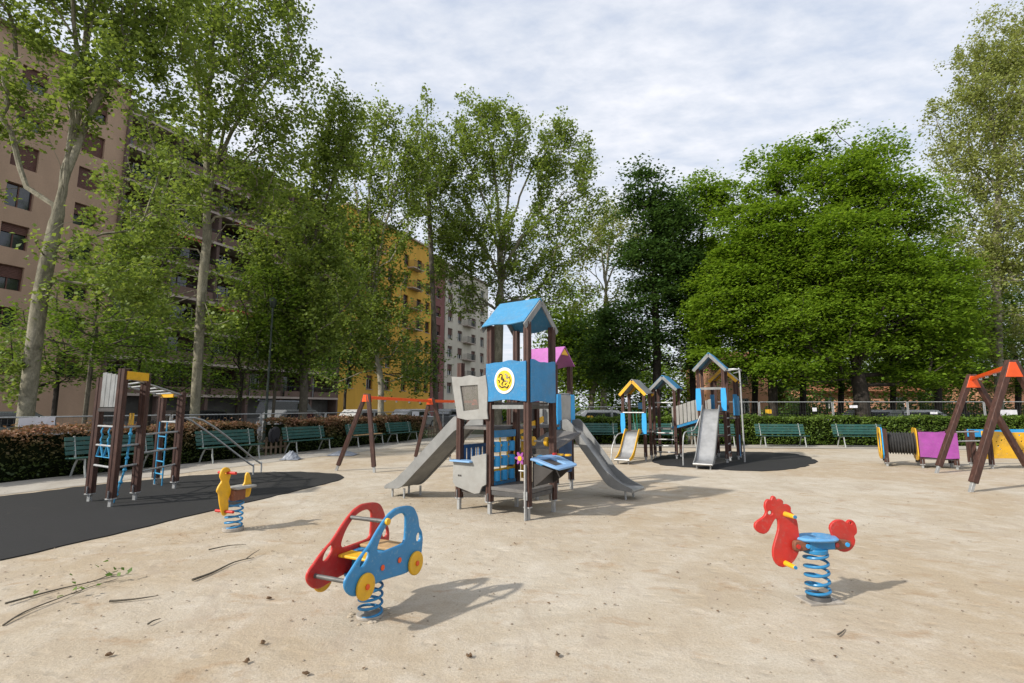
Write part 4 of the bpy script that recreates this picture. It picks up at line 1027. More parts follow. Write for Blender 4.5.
# ------------------------------------------------------------------ swings
def swing(label, frames, apex, z, wleg, plate):
    base = Vector((frames[0][0][0], frames[0][0][1], 0)); tt = thing('swing_frame', label, 'swing', base)
    L = lambda p: Vector((p[0], p[1], p[2] if len(p) > 2 else 0))-base
    ax = [L(a) for a in apex]
    for (f1, f2), a in zip(frames, ax):
        for ft in (L(f1), L(f2)):
            d = (a-ft); lo = ft+d*.07
            sd = Vector((ft.x-a.x, ft.y-a.y, 0)).normalized()*.05
            p = MB().beam(lo, a+sd+d*.02, wleg, wleg, (0,1,0)).build('leg', M['post'], tt, .01)
            f = MB(); f.beam(ft-Vector((0,0,.02)), ft+d*.10, .06, .06, (0,1,0)); f.build('foot', M['galv'], p, .004)
        u = (L(f2)-L(f1)); u.z = 0; u.normalize(); hh = plate
        dn = (ax[-1]-ax[0]); dn.z = 0; dn.normalize()
        k = (L(f2)-L(f1)).length/2/a.z
        P = [(-.06,.02),(.06,.02),(.06+k*hh*.92,-hh),(-.06-k*hh*.92,-hh)]
        for sg in (-1, 1): MB().prism([P], a+dn*sg*(wleg/2+.012), u, (0,0,1), .016).build('bracket', M['orange'], tt)
    for a, b in zip(ax[:-1], ax[1:]):
        MB().beam(a-Vector((0,0,.05)), b-Vector((0,0,.05)), .07, .08).build('beam', M['orange'], tt, .008)
        for f in (.25, .42, .62, .8):
            c = a.lerp(b, f)-Vector((0,0,.09)); m_ = MB(); m_.box(c.x-.02,c.x+.02,c.y-.02,c.y+.02,c.z-.05,c.z); m_.build('swing_hook', M['galv'], tt)
    return tt
f1 = (G(336,470.6), G(374.4,472.5)); f2 = (G(414.4,461), G(451,461))
a1 = V(367,399,12.9); a2 = V(431,404,15.3); dd = a2-a1; a3 = a2+dd*.95
f3 = ((a3.x-.55,a3.y,0), (a3.x+.55,a3.y,0))
swing('long empty swing frame with bright orange beam on the left, behind the slide', [f1, f2, f3], [(a1.x,a1.y,1.9), (a2.x,a2.y,1.84), (a3.x,a3.y,1.84)], 1.9, .10, .16)
swing('empty swing frame with orange beam at the right edge', [((10.42,12.6),(12.75,12.6)), ((8.73,9.82),(10.95,9.82))], [(11.58,12.6,2.36), (9.84,9.82,2.46)], 2.3, .115, .27)

# ------------------------------------------------------------------ crawl tunnel at the right
base = Vector((10.45,14.3,0)); t = thing('crawl_tunnel', 'crawl tunnel set with ribbed tube, purple panel and holed yellow panel', 'play equipment', base, R(-31))
ex, ey = Vector((.857,.515,0)), Vector((-.515,.857,0)); o2 = Vector((2.30,.42,0))
for x, y in ((0,-.33),(0.02,.33),(.76,-.33),(.76,.33),(1.46,-.33),(1.46,.33)): post(t, x, y, 1.0, .16, .1)
for a_, b_ in ((-.30,.15),(0,0),(0,.62),(1.5,0),(1.5,.62)):
    q2 = o2+ex*a_+ey*b_; post(t, q2.x, q2.y, 1.0, .16, .1)
pr = []; m = MB(); n = 20; vs = []; fs = []; K = 41
for i in range(K):
    x = .06+.62*i/(K-1); r = .285+.028*math.cos(i*2*PI/4)
    for k in range(n): vs.append((x, r*math.cos(2*PI*k/n), .62+r*math.sin(2*PI*k/n)))
for i in range(K-1):
    for k in range(n): fs.append((i*n+k, i*n+(k+1) % n, (i+1)*n+(k+1) % n, (i+1)*n+k))
m.add(vs, fs).build('tunnel_tube', M['dark_steel'], t)
def ring(x, mat): MB().prism([spline([(-.36,.22),(.36,.22),(.40,.6),(.34,1.0),(0,1.04),(-.34,1.0),(-.40,.6)],3), circle(0,.62,.285,n=24)], (x,0,0), (0,1,0), (0,0,1), .024).build('ring_panel', M[mat], t)
ring(-.06,'sky_blue'); ring(-.10,'yellow'); ring(.69,'yellow')
for y in (-.40,.40):
    panel(t, (.72,y), (1.5,y), [wavy(.80,.28,.93,.012,int(y*10))], 'purple', .022)
MB().box(.72,1.5,-.36,.36,.23,.27).build('deck', M['deck'], t)
for z in (.96,.72): MB().cyl((1.46,-.33,z),(2.08,.28,z),.02,8).build('rail', M['galv'], t)
p0 = o2-ex*.16-ey*.02; p1 = o2-ex*.08-ey*.02
panel(t, (p0.x,p0.y), (p1.x,p1.y), [rect(-.04,.06,.25,.98)], 'yellow')
p0 = o2-ex*.05+ey*.56; p1 = p0+ex
panel(t, (p0.x,p0.y), (p1.x,p1.y), [wavy(1.6,.80,.99,.012,3)], 'sky_blue')
rr = random.Random(5); hol = []
for i in range(46):
    for _ in range(30):
        x, z, r = rr.uniform(.1,1.5), rr.uniform(.35,.87), rr.uniform(.012,.030)
        if all(math.hypot(x-h[0], z-h[1]) > r+h[2]+.015 for h in hol): hol.append((x,z,r)); break
p0 = o2+ex*.02-ey*.065; p1 = p0+ex
panel(t, (p0.x,p0.y), (p1.x,p1.y), [wavy(1.6,.26,.95,.012,4)]+[circle(x,z,r,r*.8,10) for x,z,r in hol], 'yellow', .022)

# ------------------------------------------------------------------ spring riders
def spring(t, r, z0, z1, turns, wire, mat='blue2', c=(0,0)):
    return MB().tube(helix(c, r, z0, z1, turns), wire, 8).build('spring', M[mat], t)
cb = G(370,616); t = thing('spring_rider', 'car shaped spring rider with one red and one blue side and yellow wheels', 'spring rider', cb, math.atan2(-.907,-.42))
# local x = forward, y = left hand side (the blue panel)
ZW, LW = .335, .60
raw = [(1.309,.04),(1.309,.098),(1.22,.145),(1.13,.192),(1.02,.235),(.926,.272),(.78,.357),(.608,.437),(.5,.465),(.387,.479),(.167,.470),(.06,.45),(-.005,.421),(-.078,.352),(-.113,.276),(-.176,.226),(-.2,.161),(-.19,.10),(-.176,.052),(-.13,-.0),(.05,-.045),(.22,-.05),(.45,-.035),(.72,-.02),(.9,-.03),(1.1,-.045),(1.22,-.02)]
cx = lambda f: (f-.5)*LW
outl = spline([(cx(f), ZW+z) for f, z in raw], 3)
win = spline([(cx(f), ZW+z) for f, z in [(.765,.235),(.706,.303),(.62,.36),(.52,.402),(.40,.424),(.289,.424),(.225,.40),(.206,.36),(.212,.24),(.24,.20),(.30,.188),(.5,.186),(.706,.186),(.76,.2)]], 3)
lamp = circle(cx(1.0), ZW+.185, .062, .026, 18, R(-48)); tail = circle(cx(-.095), ZW+.19, .032, .036, 14)
for y, mt, in ((.175,'blue'), (-.175,'red')):
    o = MB().prism([outl, win, lamp, tail], (0,y,0), (1,0,0), (0,0,1), .026, .007).build('side_panel', M[mt], t)
    o['label'] = 'blue car side panel' if mt == 'blue' else 'red car side panel'
    sg = -1 if y < 0 else 1
    for f in (0, 1):
        wv = MB().tube([(cx(f), y+sg*.014, ZW-.0), (cx(f), y+sg*.040, ZW-.0)], .092, 28).build('wheel', M['yellow'], t, .008)
        MB().tube([(cx(f), y+sg*.041, ZW), (cx(f), y+sg*.052, ZW)], .02, 14).build('hub', M['orange'], wv, .004)
    for f in (.34, .68):
        MB().tube([(cx(f), y+sg*.014, ZW+.075), (cx(f), y+sg*.024, ZW+.075)], .021, 12).build('bolt', M['orange'], t, .004)
MB().cyl((cx(.62),-.165,ZW+.40),(cx(.62),.165,ZW+.40),.016,12).build('handlebar', M['bar'], t)
MB().cyl((cx(1.2),-.165,ZW+.06),(cx(1.2),.165,ZW+.06),.016,12).build('footrest', M['bar'], t)
MB().tube([(cx(.62),.188,ZW+.40),(cx(.62),.21,ZW+.40)], .026, 14).build('bolt', M['yellow'], t, .004)
MB().box(cx(.60),cx(.84),-.16,.16,ZW+.13,ZW+.152).build('seat', M['yellow'], t, .008)
MB().box(cx(.12),cx(.45),-.16,.16,ZW+.15,ZW+.175).build('seat', M['tan_wood'], t, .008)
m = MB(); m.box(-.13,.13,-.16,.16,ZW-.03,ZW-.005); m.box(-.05,.05,-.16,.16,ZW-.005,ZW+.15); m.build('bracket', M['blue2'], t, .005)
spring(t, .088, .015, ZW-.04, 4.6, .0105)
m = MB(); m.tube([(0,0,.0),(0,0,.022)], .105, 24); m.build('base_plate', M['clay'], t, .004)
rr = random.Random(3)
m = MB()
for i in range(14):
    a = rr.uniform(0,6.28); r = rr.uniform(.1,.17); m.ball((r*math.cos(a), r*math.sin(a), .004), rr.uniform(.010,.028), 7, 5, (1,.8,.45))
o = m.build('soil_clods', M['sand'], None); o.location = cb; tag(o, 'loose clods of earth round the foot of the car rider', 'soil', kind='stuff')

rb_ = G(819,601); t = thing('spring_rider', 'red rooster spring rider with blue seat and yellow handles', 'spring rider', rb_, R(8))
sc = 532.; fx = .9
pt = lambda x, y: ((x-408)/sc/fx, (560-y)/sc)
headp = spline([pt(*p) for p in [(147,235),(153,215),(172,202),(190,190),(200,172),(196,150),(200,130),(212,117),(225,119),(230,108),(239,103),(248,110),(251,121),(262,117),(273,120),(280,130),(280,142),(293,140),(305,146),(312,158),(311,174),(326,190),(335,215),(338,245),(340,285),(337,335),(320,372),(292,400),(258,410),(232,396),(219,362),(222,325),(236,285),(248,250),(251,220),(247,203),(238,205),(224,225),(208,253),(186,266),(160,256)]], 2)
MB().prism([headp, circle(*pt(218,176), .019, .017, 14)], (0,0,0), (1,0,0), (0,0,1), .026, .006).build('head_panel', M['red'], t)
tailp = spline([pt(*p) for p in [(478,252),(488,230),(512,216),(540,218),(556,228),(566,219),(582,219),(595,232),(601,255),(599,278),(586,290),(590,308),(582,332),(562,351),(535,357),(506,346),(491,322),(488,290)]], 2)
MB().prism([tailp, circle(*pt(574,232), .008, .008, 10)], (0,0,0), (1,0,0), (0,0,1), .026, .006).build('tail_panel', M['red'], t)
for (x, y) in ((283,183),(270,392)):
    a, z = pt(x, y); 
    MB().tube([(a,-.125,z),(a,-.02,z),(a,.02,z),(a,.125,z)], [.017,.022,.022,.017], 12).build('handle', M['yellow'], t, .004)
    for sg in (-1, 1): MB().tube([(a,sg*.125,z),(a,sg*.137,z)], .014, 10).build('handle_cap', M['blue2'], t)
seat = spline([(-.17,.0),(-.14,-.075),(-.04,-.115),(.08,-.12),(.16,-.085),(.19,0),(.16,.085),(.08,.12),(-.04,.115),(-.14,.075)], 4)
MB().prism([seat], (0.0,0,.505), (1,0,0), (0,1,0), .03, .012).build('seat', M['seat_blue'], t)
m = MB(); m.box(-.09,.14,-.065,.065,.42,.489); m.tube([(0,0,.385),(0,0,.425)], .095, 24); m.build('mount', M['blue2'], t, .008)
for x0, x1 in ((300,375),(468,552)):
    a0, a1_ = pt(x0,330)[0], pt(x1,330)[0]; zc = .455
    for sg in (-1, 1):
        P = spline([(a0,zc),(a0+.02,zc+.045),(a1_-.02,zc+.03),(a1_,zc),(a1_-.02,zc-.03),(a0+.02,zc-.04)], 3)
        br = MB().prism([P], (0,sg*.034,0), (1,0,0), (0,0,1), .04, .008).build('bracket', M['rust'], t)
        for f in (.2, .75): MB().tube([(a0+(a1_-a0)*f, sg*.055, zc),(a0+(a1_-a0)*f, sg*.064, zc)], .018, 12).build('bolt', M['red' if f < .5 else 'sky_blue'], br)
spring(t, .088, .03, .385, 5.0, .012)
MB().tube([(0,0,.02),(0,0,.05)], [.092,.088], 24).build('spring_clamp', M['dark_steel'], t)
m = MB(); m.prism([[(-.15,-.10),(.15,-.10),(.15,.10),(-.15,.10)]], (0,0,.008), (1,0,0), (0,1,0), .022); m.build('base_plate', M['clay'], t)

sb = G(231,531); t = thing('spring_rider', 'small yellow spring rider with red handles beside the rubber mat', 'spring rider', sb, R(250))
# local x = forward (towards camera left), y = side
P = spline([(.10,.22),(.14,.30),(.17,.40),(.19,.50),(.22,.54),(.20,.60),(.16,.66),(.19,.72),(.17,.80),(.11,.83),(.05,.80),(.03,.72),(.05,.64),(.02,.56),(-.0,.50),(.04,.42),(.03,.32),(.04,.24)], 3)
MB().prism([P, circle(.11,.755,.012,.012,10)], (0.04,0,0), (1,0,0), (0,0,1), .03, .007).build('head_panel', M['yellow'], t)
for z, x in ((.755,.12),(.27,.12)):
    MB().tube([(x,-.15,z),(x,.15,z)], .019, 12).build('handle', M['red'], t)
MB().box(-.26,.05,-.12,.12,.53,.56).build('seat', M['grey_board'], t, .01)
MB().prism([spline([(-.24,.40),(-.14,.42),(-.13,.54),(-.16,.60),(-.17,.70),(-.21,.72),(-.25,.64),(-.27,.5)],3)], (0,0,0), (1,0,0), (0,0,1), .028).build('tail_panel', M['yellow'], t)
m = MB(); m.box(-.12,.06,-.08,.08,.39,.525); m.build('mount', M['rust'], t, .008)
spring(t, .10, .045, .39, 5, .013, 'blue2', (-.03,0))
m = MB(); m.tube([(-.03,0,.0),(-.03,0,.045)], .13, 20); m.build('base_plate', M['clay'], t, .006)

# ------------------------------------------------------------------ buildings along the street (local x along, y into the building)
HB = math.atan2(S.y, S.x)
def block(name, label, s0, s1, wall, zt, wins, floors, h, ww, wh, shutter=.35, depth=12, n0=39.2, roof=None, balc=None, ground=None, seed=0, y0=0):
    """wall with real openings: bands between storeys and piers between windows"""
    rr = random.Random(seed); loc = street(s0, n0); t = thing(name, label, 'building', loc, HB); L = s1-s0; m = MB(); rec = .22
    zs = [z for z in floors]; xs = sorted(x-s0 for x in wins); prev = 0.0
    for z in zs:
        m.box(0, L, y0, y0+.4, prev, z-wh/2)
        xp = 0.0
        for x in xs:
            if x-ww/2 > xp: m.box(xp, x-ww/2, y0, y0+.4, z-wh/2, z+wh/2)
            xp = x+ww/2
        if L > xp: m.box(xp, L, y0, y0+.4, z-wh/2, z+wh/2)
        prev = z+wh/2
    m.box(0, L, y0, y0+.4, prev, zt)
    m.box(0, .3, y0+.4, depth, 0, zt-.01); m.box(L-.3, L, y0+.4, depth, 0, zt-.01); m.box(.3, L-.3, depth-.3, depth, 0, zt-.01)
    m.build('wall', M[wall], t)
    MB().box(.3, L-.3, y0+.4, depth-.3, zt-.6, zt-.3).build('roof', M['terracotta'], t)
    MB().box(-.1, L+.1, y0-.35, y0+.45, zt, zt+.22).build('cornice', M['slab' if roof is None else roof], t)
    for z in zs:
        for x in xs:
            f = MB(); e = .06
            for a, b, c, d in ((x-ww/2,x-ww/2+e,z-wh/2,z+wh/2),(x+ww/2-e,x+ww/2,z-wh/2,z+wh/2),(x-ww/2+e,x+ww/2-e,z-wh/2,z-wh/2+e),(x-ww/2+e,x+ww/2-e,z+wh/2-e,z+wh/2),(x-.03,x+.03,z-wh/2+e,z+wh/2-e)): f.box(a,b,y0+rec,y0+rec+.06,c,d)
            wo = f.build('window', M['shutter' if wall != 'plaster_beige' else 'white'], t)
            MB().box(x-ww/2+e, x+ww/2-e, y0+rec+.065, y0+rec+.09, z-wh/2+e, z+wh/2-e).build('pane', M['glass'], wo)
            if shutter and rr.random() < .8:
                k = rr.choice((.35,.4,.5,.95,1)) if shutter > .3 else rr.choice((.2,.3,.6))
                zz = z+wh/2-wh*k; s_ = MB(); nsl = max(2, int(wh*k/.09))
                for i in range(nsl): s_.box(x-ww/2+.02, x+ww/2-.02, y0+rec-.05, y0+rec-.025, zz+wh*k*i/nsl, zz+wh*k*(i+.86)/nsl)
                s_.build('shutter', M['shutter'], wo)
            if wall != 'plaster_brown': MB().box(x-ww/2-.06, x+ww/2+.06, y0-.06, y0+.1, z-wh/2-.06, z-wh/2+.002).build('sill', M['slab'], wo)
    if balc:
        for (x, z, bw) in balc:
            MB().box(x-s0-bw/2, x-s0+bw/2, y0-.95, y0-.003, z-.12, z).build('balcony', M['slab'], t)
            r_ = MB(); k = int(bw/.12)
            for i in range(k+1): r_.beam((x-s0-bw/2+bw*i/k, y0-.92, z), (x-s0-bw/2+bw*i/k, y0-.92, z+.95), .02, .02)
            for sx in (-bw/2, bw/2):
                for i in range(7): r_.beam((x-s0+sx, y0-.92+.13*i, z), (x-s0+sx, y0-.92+.13*i, z+.95), .02, .02)
            r_.box(x-s0-bw/2, x-s0+bw/2, y0-.94, y0-.90, z+.93, z+.98); r_.build('balcony_railing', M['rail_dark'], t)
    return t
fl = [4.25+2.55*k for k in range(8)]
b1 = block('apartment_building', 'tall brown rendered apartment block with shutters and long balconies on the left', 8, 20.7, 'plaster_brown', 24.6, [11.7,15.3,18.75], fl, 2.55, 1.32, 1.5, .4, 14, roof='parapet', seed=4)
# long balconied wing of the same building
def wing(t, x0, x1, zt):
    L = x1-x0
    MB().box(x0, x1, 1.5, 1.9, 0, zt).build('wall', M['shaded_recess'], t)
    m = MB()
    for k in range(9): m.box(x0, x1, -.35, 1.497, 2.62+2.57*k-.2, 2.62+2.57*k)
    m.build('balcony_slab', M['slab'], t)
    for k in range(8):
        z = 2.62+2.57*k; m = MB()
        for i in range(6):
            a = x0+L*i/6+.25; m.box(a, a+L/6-.5, -.32, -.26, z+.004, z+.55 if k % 2 == 0 else z+.75)
        m.build('parapet', M['parapet'], t)
        r_ = MB(); r_.box(x0, x1, -.31, -.27, z+.95, z+1.0)
        for i in range(int(L/.3)): r_.beam((x0+.3*i,-.29,z), (x0+.3*i,-.29,z+.96), .02, .02)
        r_.build('balcony_railing', M['rail_dark'], t)
        for i in range(6):
            a = x0+L*(i+.5)/6+((i*7+k*3) % 5-2)*.3
            f = MB(); f.box(a-.9,a-.82,1.40,1.497,z+.05,z+2.1); f.box(a+.82,a+.9,1.40,1.497,z+.05,z+2.1); f.box(a-.82,a+.82,1.40,1.497,z+2.02,z+2.1); f.box(a-.03,a+.03,1.40,1.497,z+.05,z+2.02)
            wo = f.build('window', M['white' if (i+k) % 3 == 0 else 'shutter'], t)
            MB().box(a-.82,a+.82,1.44,1.49,z+.05,z+2.02).build('pane', M['glass'], wo)
    m = MB()
    for i in range(7): a = x0+L*i/6; m.box(a-.13, a+.13, -.2, 1.498, .0, zt-.5)
    m.build('fin_wall', M['shaded_recess'], t)
    MB().box(x0, x1, 1.9, 13, zt-.5, zt-.2).build('roof', M['terracotta'], t)
    for k, a, wd in ((2, 9.5, 4), (4, 4.5, 3.4), (4, 15.5, 3.2), (5, 10.5, 3)):
        z = 2.62+2.57*(k+1)-.25
        MB().frame_box((x0+a, -.75, z-.28), Vector((wd/2,0,0)), Vector((0,.62,.3)), Vector((0,-.01,.02))).build('awning', M['awning'], t)
    rng = np.random.default_rng(9)
    for k in (2,4,6,8):
        z = 2.62+2.57*k; n = 1900; C = np.stack([rng.uniform(x0,x1,n), rng.normal(-.25,.15,n), z+np.abs(rng.normal(.35,.4,n))], 1)
        leaf_object('balcony_plants', C, .2, M['leaf_far' if k == 8 else 'leaf_mid'], t, rng)
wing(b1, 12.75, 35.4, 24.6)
MB().box(12.75,35.4,-.1,1.49,.0,.6).build('plinth', M['shaded_stone'], b1)
m = MB()
for i in range(6): a = 12.9+i*3.78; m.box(a+.3, a+3.4, .9, 1.2, .6, 2.35)
m.build('shop_front', M['shaded_stone'], b1)
block('apartment_building', 'ochre yellow apartment building with small balconies behind the slender trees', 43.6, 62.5, 'plaster_yellow', 24.9, [45.5,49,52.5,56,59.2,61.5], [4.6+2.85*k for k in range(7)], 2.85, 1.15, 1.65, .25, 12, balc=[(x,3.7+2.85*k,2.6) for k in range(1,7) for x in (49,57.6)], seed=6)
block('apartment_building', 'narrow dark maroon apartment building with one column of windows beside the ochre one', 62.7, 66.3, 'plaster_maroon', 24.2, [64.5], [4.6+2.85*k for k in range(7)], 2.85, 1.3, 1.6, .2, 12, seed=7)
block('apartment_building', 'beige apartment building with small balconies at the end of the street', 66.6, 82, 'plaster_beige', 24.0, [68.2,71.4,76.2,79.6], [4.6+2.85*k for k in range(7)], 2.85, 1.5, 1.7, .25, 12, balc=[(x,3.7+2.85*k,3.0) for k in range(1,7) for x in (73.8,)], seed=8)
# salmon coloured low house behind the trees on the right
def house(label, x0, x1, Y, zt, seed, col='plaster_salmon'):
    t = thing('house', label, 'house', (x0,Y,0)); L = x1-x0; m = MB(); rr = random.Random(seed); n = int(L/3); prev = 0
    rows = [1.7, 4.6] if zt > 5 else [1.9]; ww, wh = 1.0, 1.5
    for z in rows:
        m.box(0,L,0,.35,prev,z-wh/2); xp = 0
        for i in range(n):
            x = (i+.5)*L/n; m.box(xp,x-ww/2,0,.35,z-wh/2,z+wh/2); xp = x+ww/2
        m.box(xp,L,0,.35,z-wh/2,z+wh/2); prev = z+wh/2
    m.box(0,L,0,.35,prev,zt); m.box(0,.3,.35,8,0,zt-.01); m.box(L-.3,L,.35,8,0,zt-.01); m.build('wall', M[col], t)
    for z in rows:
        for i in range(n):
            x = (i+.5)*L/n; f = MB(); f.box(x-ww/2,x-ww/2+.07,.15,.2,z-wh/2,z+wh/2); f.box(x+ww/2-.07,x+ww/2,.15,.2,z-wh/2,z+wh/2); f.box(x-.03,x+.03,.15,.2,z-wh/2,z+wh/2)
            wo = f.build('window', M['white'], t); MB().box(x-ww/2+.07,x+ww/2-.07,.21,.24,z-wh/2,z+wh/2).build('pane', M['glass'], wo)
    r_ = MB(); r_.frame_box((L/2,1.9,zt+.6), Vector((L/2+.4,0,0)), Vector((0,2.4,.9)), Vector((0,-.03,.08))); r_.frame_box((L/2,6.3,zt+.6), Vector((L/2+.4,0,0)), Vector((0,2.2,-.85)), Vector((0,.03,.08))); r_.build('roof', M['terracotta'], t)
house('salmon pink house seen between the trunks right of the tall gabled tower', 19.8, 25.5, 49, 5.9, 1)
house('orange rendered low house behind the great spreading tree', 31, 42, 52, 3.5, 2)
house('orange rendered house at the right edge behind the swing', 45, 58, 48, 4.0, 3)

# ------------------------------------------------------------------ parked cars
def car_proto(name, L, Wd, H, col, van=False):
    t = thing(name, '', 'car'); x = L/2
    body = spline([(-x,.35),(-x-.02,.6),(-x+.03,.88),(-x+.9,.95),(.8,.95),(x-.25,.82),(x,.62),(x,.36),(x-.1,.25),(-x+.1,.25)], 3)
    MB().prism([body], (0,0,0), (1,0,0), (0,0,1), Wd, .06).build('body', col, t)
    cab = [(-x+.12,.9),(-x+.45,H-.05),(-x+.8,H),(.3,H),(.62,H-.08),(1.15,.9)] if not van else [(-x+.03,.85),(-x+.08,H-.05),(-x+.25,H),(.7,H),(1.0,H-.1),(1.5,.85)]
    MB().prism([spline(cab, 3)], (0,0,0), (1,0,0), (0,0,1), Wd-.24, .05).build('cabin', col, t)
    g = MB(); gl = [(-x+.42,.98),(-x+.62,H-.14),(.28,H-.14),(.52,H-.2),(.98,.98)] if not van else [(-.1,1.05),(-.1,H-.2),(.75,H-.2),(1.2,1.05)]
    for sg in (-1, 1): g.prism([gl], (0,sg*(Wd/2-.112),0), (1,0,0), (0,0,1), .02)
    g.build('side_window', M['glass'], t)
    for a, b in ((-x+.75,-1),(x-.75,-1),(-x+.75,1),(x-.75,1)):
        w_ = MB().tube([(a,b*(Wd/2-.2),.31),(a,b*(Wd/2+.005),.31)], .31, 20).build('wheel', M['tyre'], t)
        MB().tube([(a,b*(Wd/2+.006),.31),(a,b*(Wd/2+.016),.31)], .19, 16).build('rim', M['galv'], w_)
    for sg in (-1, 1): MB().ball((x-.03,sg*(Wd/2-.25),.66), .09, 8, 6, (.4,1.6,.9)).build('headlight', M['glass'], t)
    return t
CG = 'cars parked along the street'
for s_, n_, cn, lab, van in [(21.5,22,'grey','grey parked hatchback behind the orange beam swing',0), (27.5,22,'white','white parked car behind the reddish hedge near the slide',0), (33,22,'silver','silver parked car beyond the far end of the reddish hedge',0), (39,22,'grey','grey parked car far along the street by the maroon building',0), (16,22.2,'black','black parked car behind the lamp post',0), (9,22.2,'grey','dark grey parked car behind the mottled plane trunk',0), (46,22,'blue','dark blue parked car at the end of the street',0), (30,31.5,'grey','grey parked van across the street in front of the ochre building',1)]:
    o = car_proto('parked_car' if not van else 'parked_van', 4.1 if not van else 4.9, 1.72, 1.46 if not van else 2.1, CARCOL[cn], van)
    o.location = street(s_, n_); o.rotation_euler.z = HB; tag(o, lab, 'car' if not van else 'van', CG)
for px, Y, cn, lab in [(607,31,'white','white parked car beyond the bench right of the steel slide'), (878,33,'silver','silver parked car just right of the V shaped trunk'), (921,32,'white','white parked car behind the iron railing on the right'), (560,34,'red','red parked car half hidden behind the play tower')]:
    o = car_proto('parked_car', 4.0, 1.7, 1.45, CARCOL[cn]); o.location = (V(px,415,Y).x, Y, -.01); o.rotation_euler.z = R(4); tag(o, lab, 'car', CG)
# lamp post
b = V(266.5,407,22); t = thing('street_lamp', 'dark green lamp post rising into the leaves behind the hedge', 'lamp', (b.x,22,0))
MB().tube([(0,0,-.02),(0,0,.9),(0,0,1.0),(0,0,6.0)], [.09,.085,.055,.04], 12).build('pole', M['lamp_green'], t)
MB().tube([(0,0,6.0),(0,0,6.08),(0,0,6.4),(0,0,6.5)], [.05,.12,.17,.03], 12).build('lamp_head', M['lamp_green'], t)
# white table beyond the fence, yellow bin
b = V(829,418,26.5); t = thing('table', 'small white folding table beyond the tall mesh fence', 'table', (b.x,26.5,0))
MB().box(-.42,.42,-.3,.3,.98,1.03).build('table_top', M['white'], t, .01)
for sx in (-.36,.36):
    for sy in (-.25,.25): MB().cyl((sx,sy,-.02),(sx,sy,.98),.02,8).build('leg', M['galv'], t)
MB().box(-.3,.1,-.31,-.30,.72,.97).build('table_cloth', M['paper'], t)
b = V(590,420,27); t = thing('litter_bin', 'small yellow litter bin beyond the short hedge', 'bin', (b.x,27,0))
MB().tube([(0,0,.3),(0,0,.35),(0,0,1.1),(0,0,1.15)], [.12,.15,.19,.17], 14).build('bin_body', M['yellow'], t); MB().cyl((0,.2,-.02),(0,.2,1.2),.03,8).build('post', M['lamp_green'], t)

# ------------------------------------------------------------------ twigs, litter, stones on the sand
def twig(name, label, pts, r, seed, side=0, leaves=0):
    rr = random.Random(seed); P = [G(*p) for p in pts]; c = P[0].copy(); Q = spline([p-c+Vector((rr.uniform(-.012,.012), rr.uniform(-.012,.012), r+rr.uniform(.0,.02))) for p in P], 4, False)
    rs = [r*(1-.7*i/(len(Q)-1)) for i in range(len(Q))]; m = MB(); m.tube(Q, rs, 6); tips = [Q[-1]]
    for k in range(side):
        i = rr.randrange(2, len(Q)-1); d = (Q[i]-Q[i-1]).normalized(); a = rr.choice((-1,1))*rr.uniform(.5,.9); L = rr.uniform(.1,.28)
        d2 = Vector((d.x*math.cos(a)-d.y*math.sin(a), d.x*math.sin(a)+d.y*math.cos(a), .15))
        e = [Q[i], Q[i]+d2*L*.5+Vector((0,0,.005)), Q[i]+d2*L+Vector((rr.uniform(-.02,.02), 0, -.01))]; m.tube(e, [r*.5,r*.35,r*.2], 5); tips.append(e[-1])
    if leaves:
        t = thing(name, label, 'branch', c); m.build('stem', M['bark_grey'], t)
        rg = np.random.default_rng(seed); C = np.concatenate([np.array(tp)+rg.normal(size=(leaves,3))*np.array([.05,.05,.02])+np.array([0,0,.03]) for tp in tips[1:]])
        C[:,2] = np.maximum(C[:,2], .012)
        leaf_object('leaves', C, .06, M['leaf_mid'], t, rg, .4)
    else:
        t = m.build(name, M['bark_grey'], None); t.location = c; tag(t, label, 'twig')
    return t
twig('fallen_branch', 'long fallen branch with a few green leaves on the sand at lower left', [(5,607),(30,599),(60,590),(95,583),(118,572)], .009, 1, 5, 2)
twig('fallen_branch', 'leafy fallen branch lying in front of the longer one at the left edge', [(0,627),(25,615),(60,600),(90,588),(118,581)], .007, 2, 5, 2)
twig('twig', 'long thin curved twig on the sand between mat and car rider', [(193,582),(212,574),(235,564),(254,560)], .012, 3, 1)
twig('twig', 'short reddish twig lying straight on the sand near the left branches', [(111,603),(135,601),(156,599)], .010, 4)
twig('twig', 'thin bent twig on the sand near the small yellow rider', [(208,552),(228,548),(247,547)], .008, 5)
twig('twig', 'tiny twig on the sand below the left branches', [(146,627),(155,623),(160,621)], .008, 6)
twig('twig', 'curved twig on the sand right of the rooster', [(838,637),(844,634),(847,630)], .007, 7)
rng = np.random.default_rng(5)
def litter(name, label, n, size, mat, flat, seed):
    rg = np.random.default_rng(seed); Y = 2.2+rg.gamma(2.0, 2.6, n); X = rg.uniform(-1.15,1.15,n)*Y
    C = np.stack([X, Y, np.full(n,.008)], 1); C = C[C[:,1] < 19]
    o = leaf_object(name, C, size, mat, None, rg, flat, .6); tag(o, label, 'litter', kind='stuff')
M['dry'] = paint('dry_leaf', (.13,.075,.035), .9, var=.4, scale=3)
litter('leaf_litter', 'scattered dry brown leaf scraps on the sand', 300, .03, M['dry'], .75, 3)
rg = np.random.default_rng(8); m = MB()
for i in range(700):
    Y = 2.2+rg.gamma(2, 1.9); X = rg.uniform(-1.1,1.1)*Y; r = rg.uniform(.004,.012)
    m.ball((X,Y,r*.3), r, 6, 4, (1,rg.uniform(.6,1),.6))
tag(m.build('gravel', paint('pebble', (.27,.225,.17), .9, var=.35), None), 'small stones scattered over the sand', 'gravel', kind='stuff')
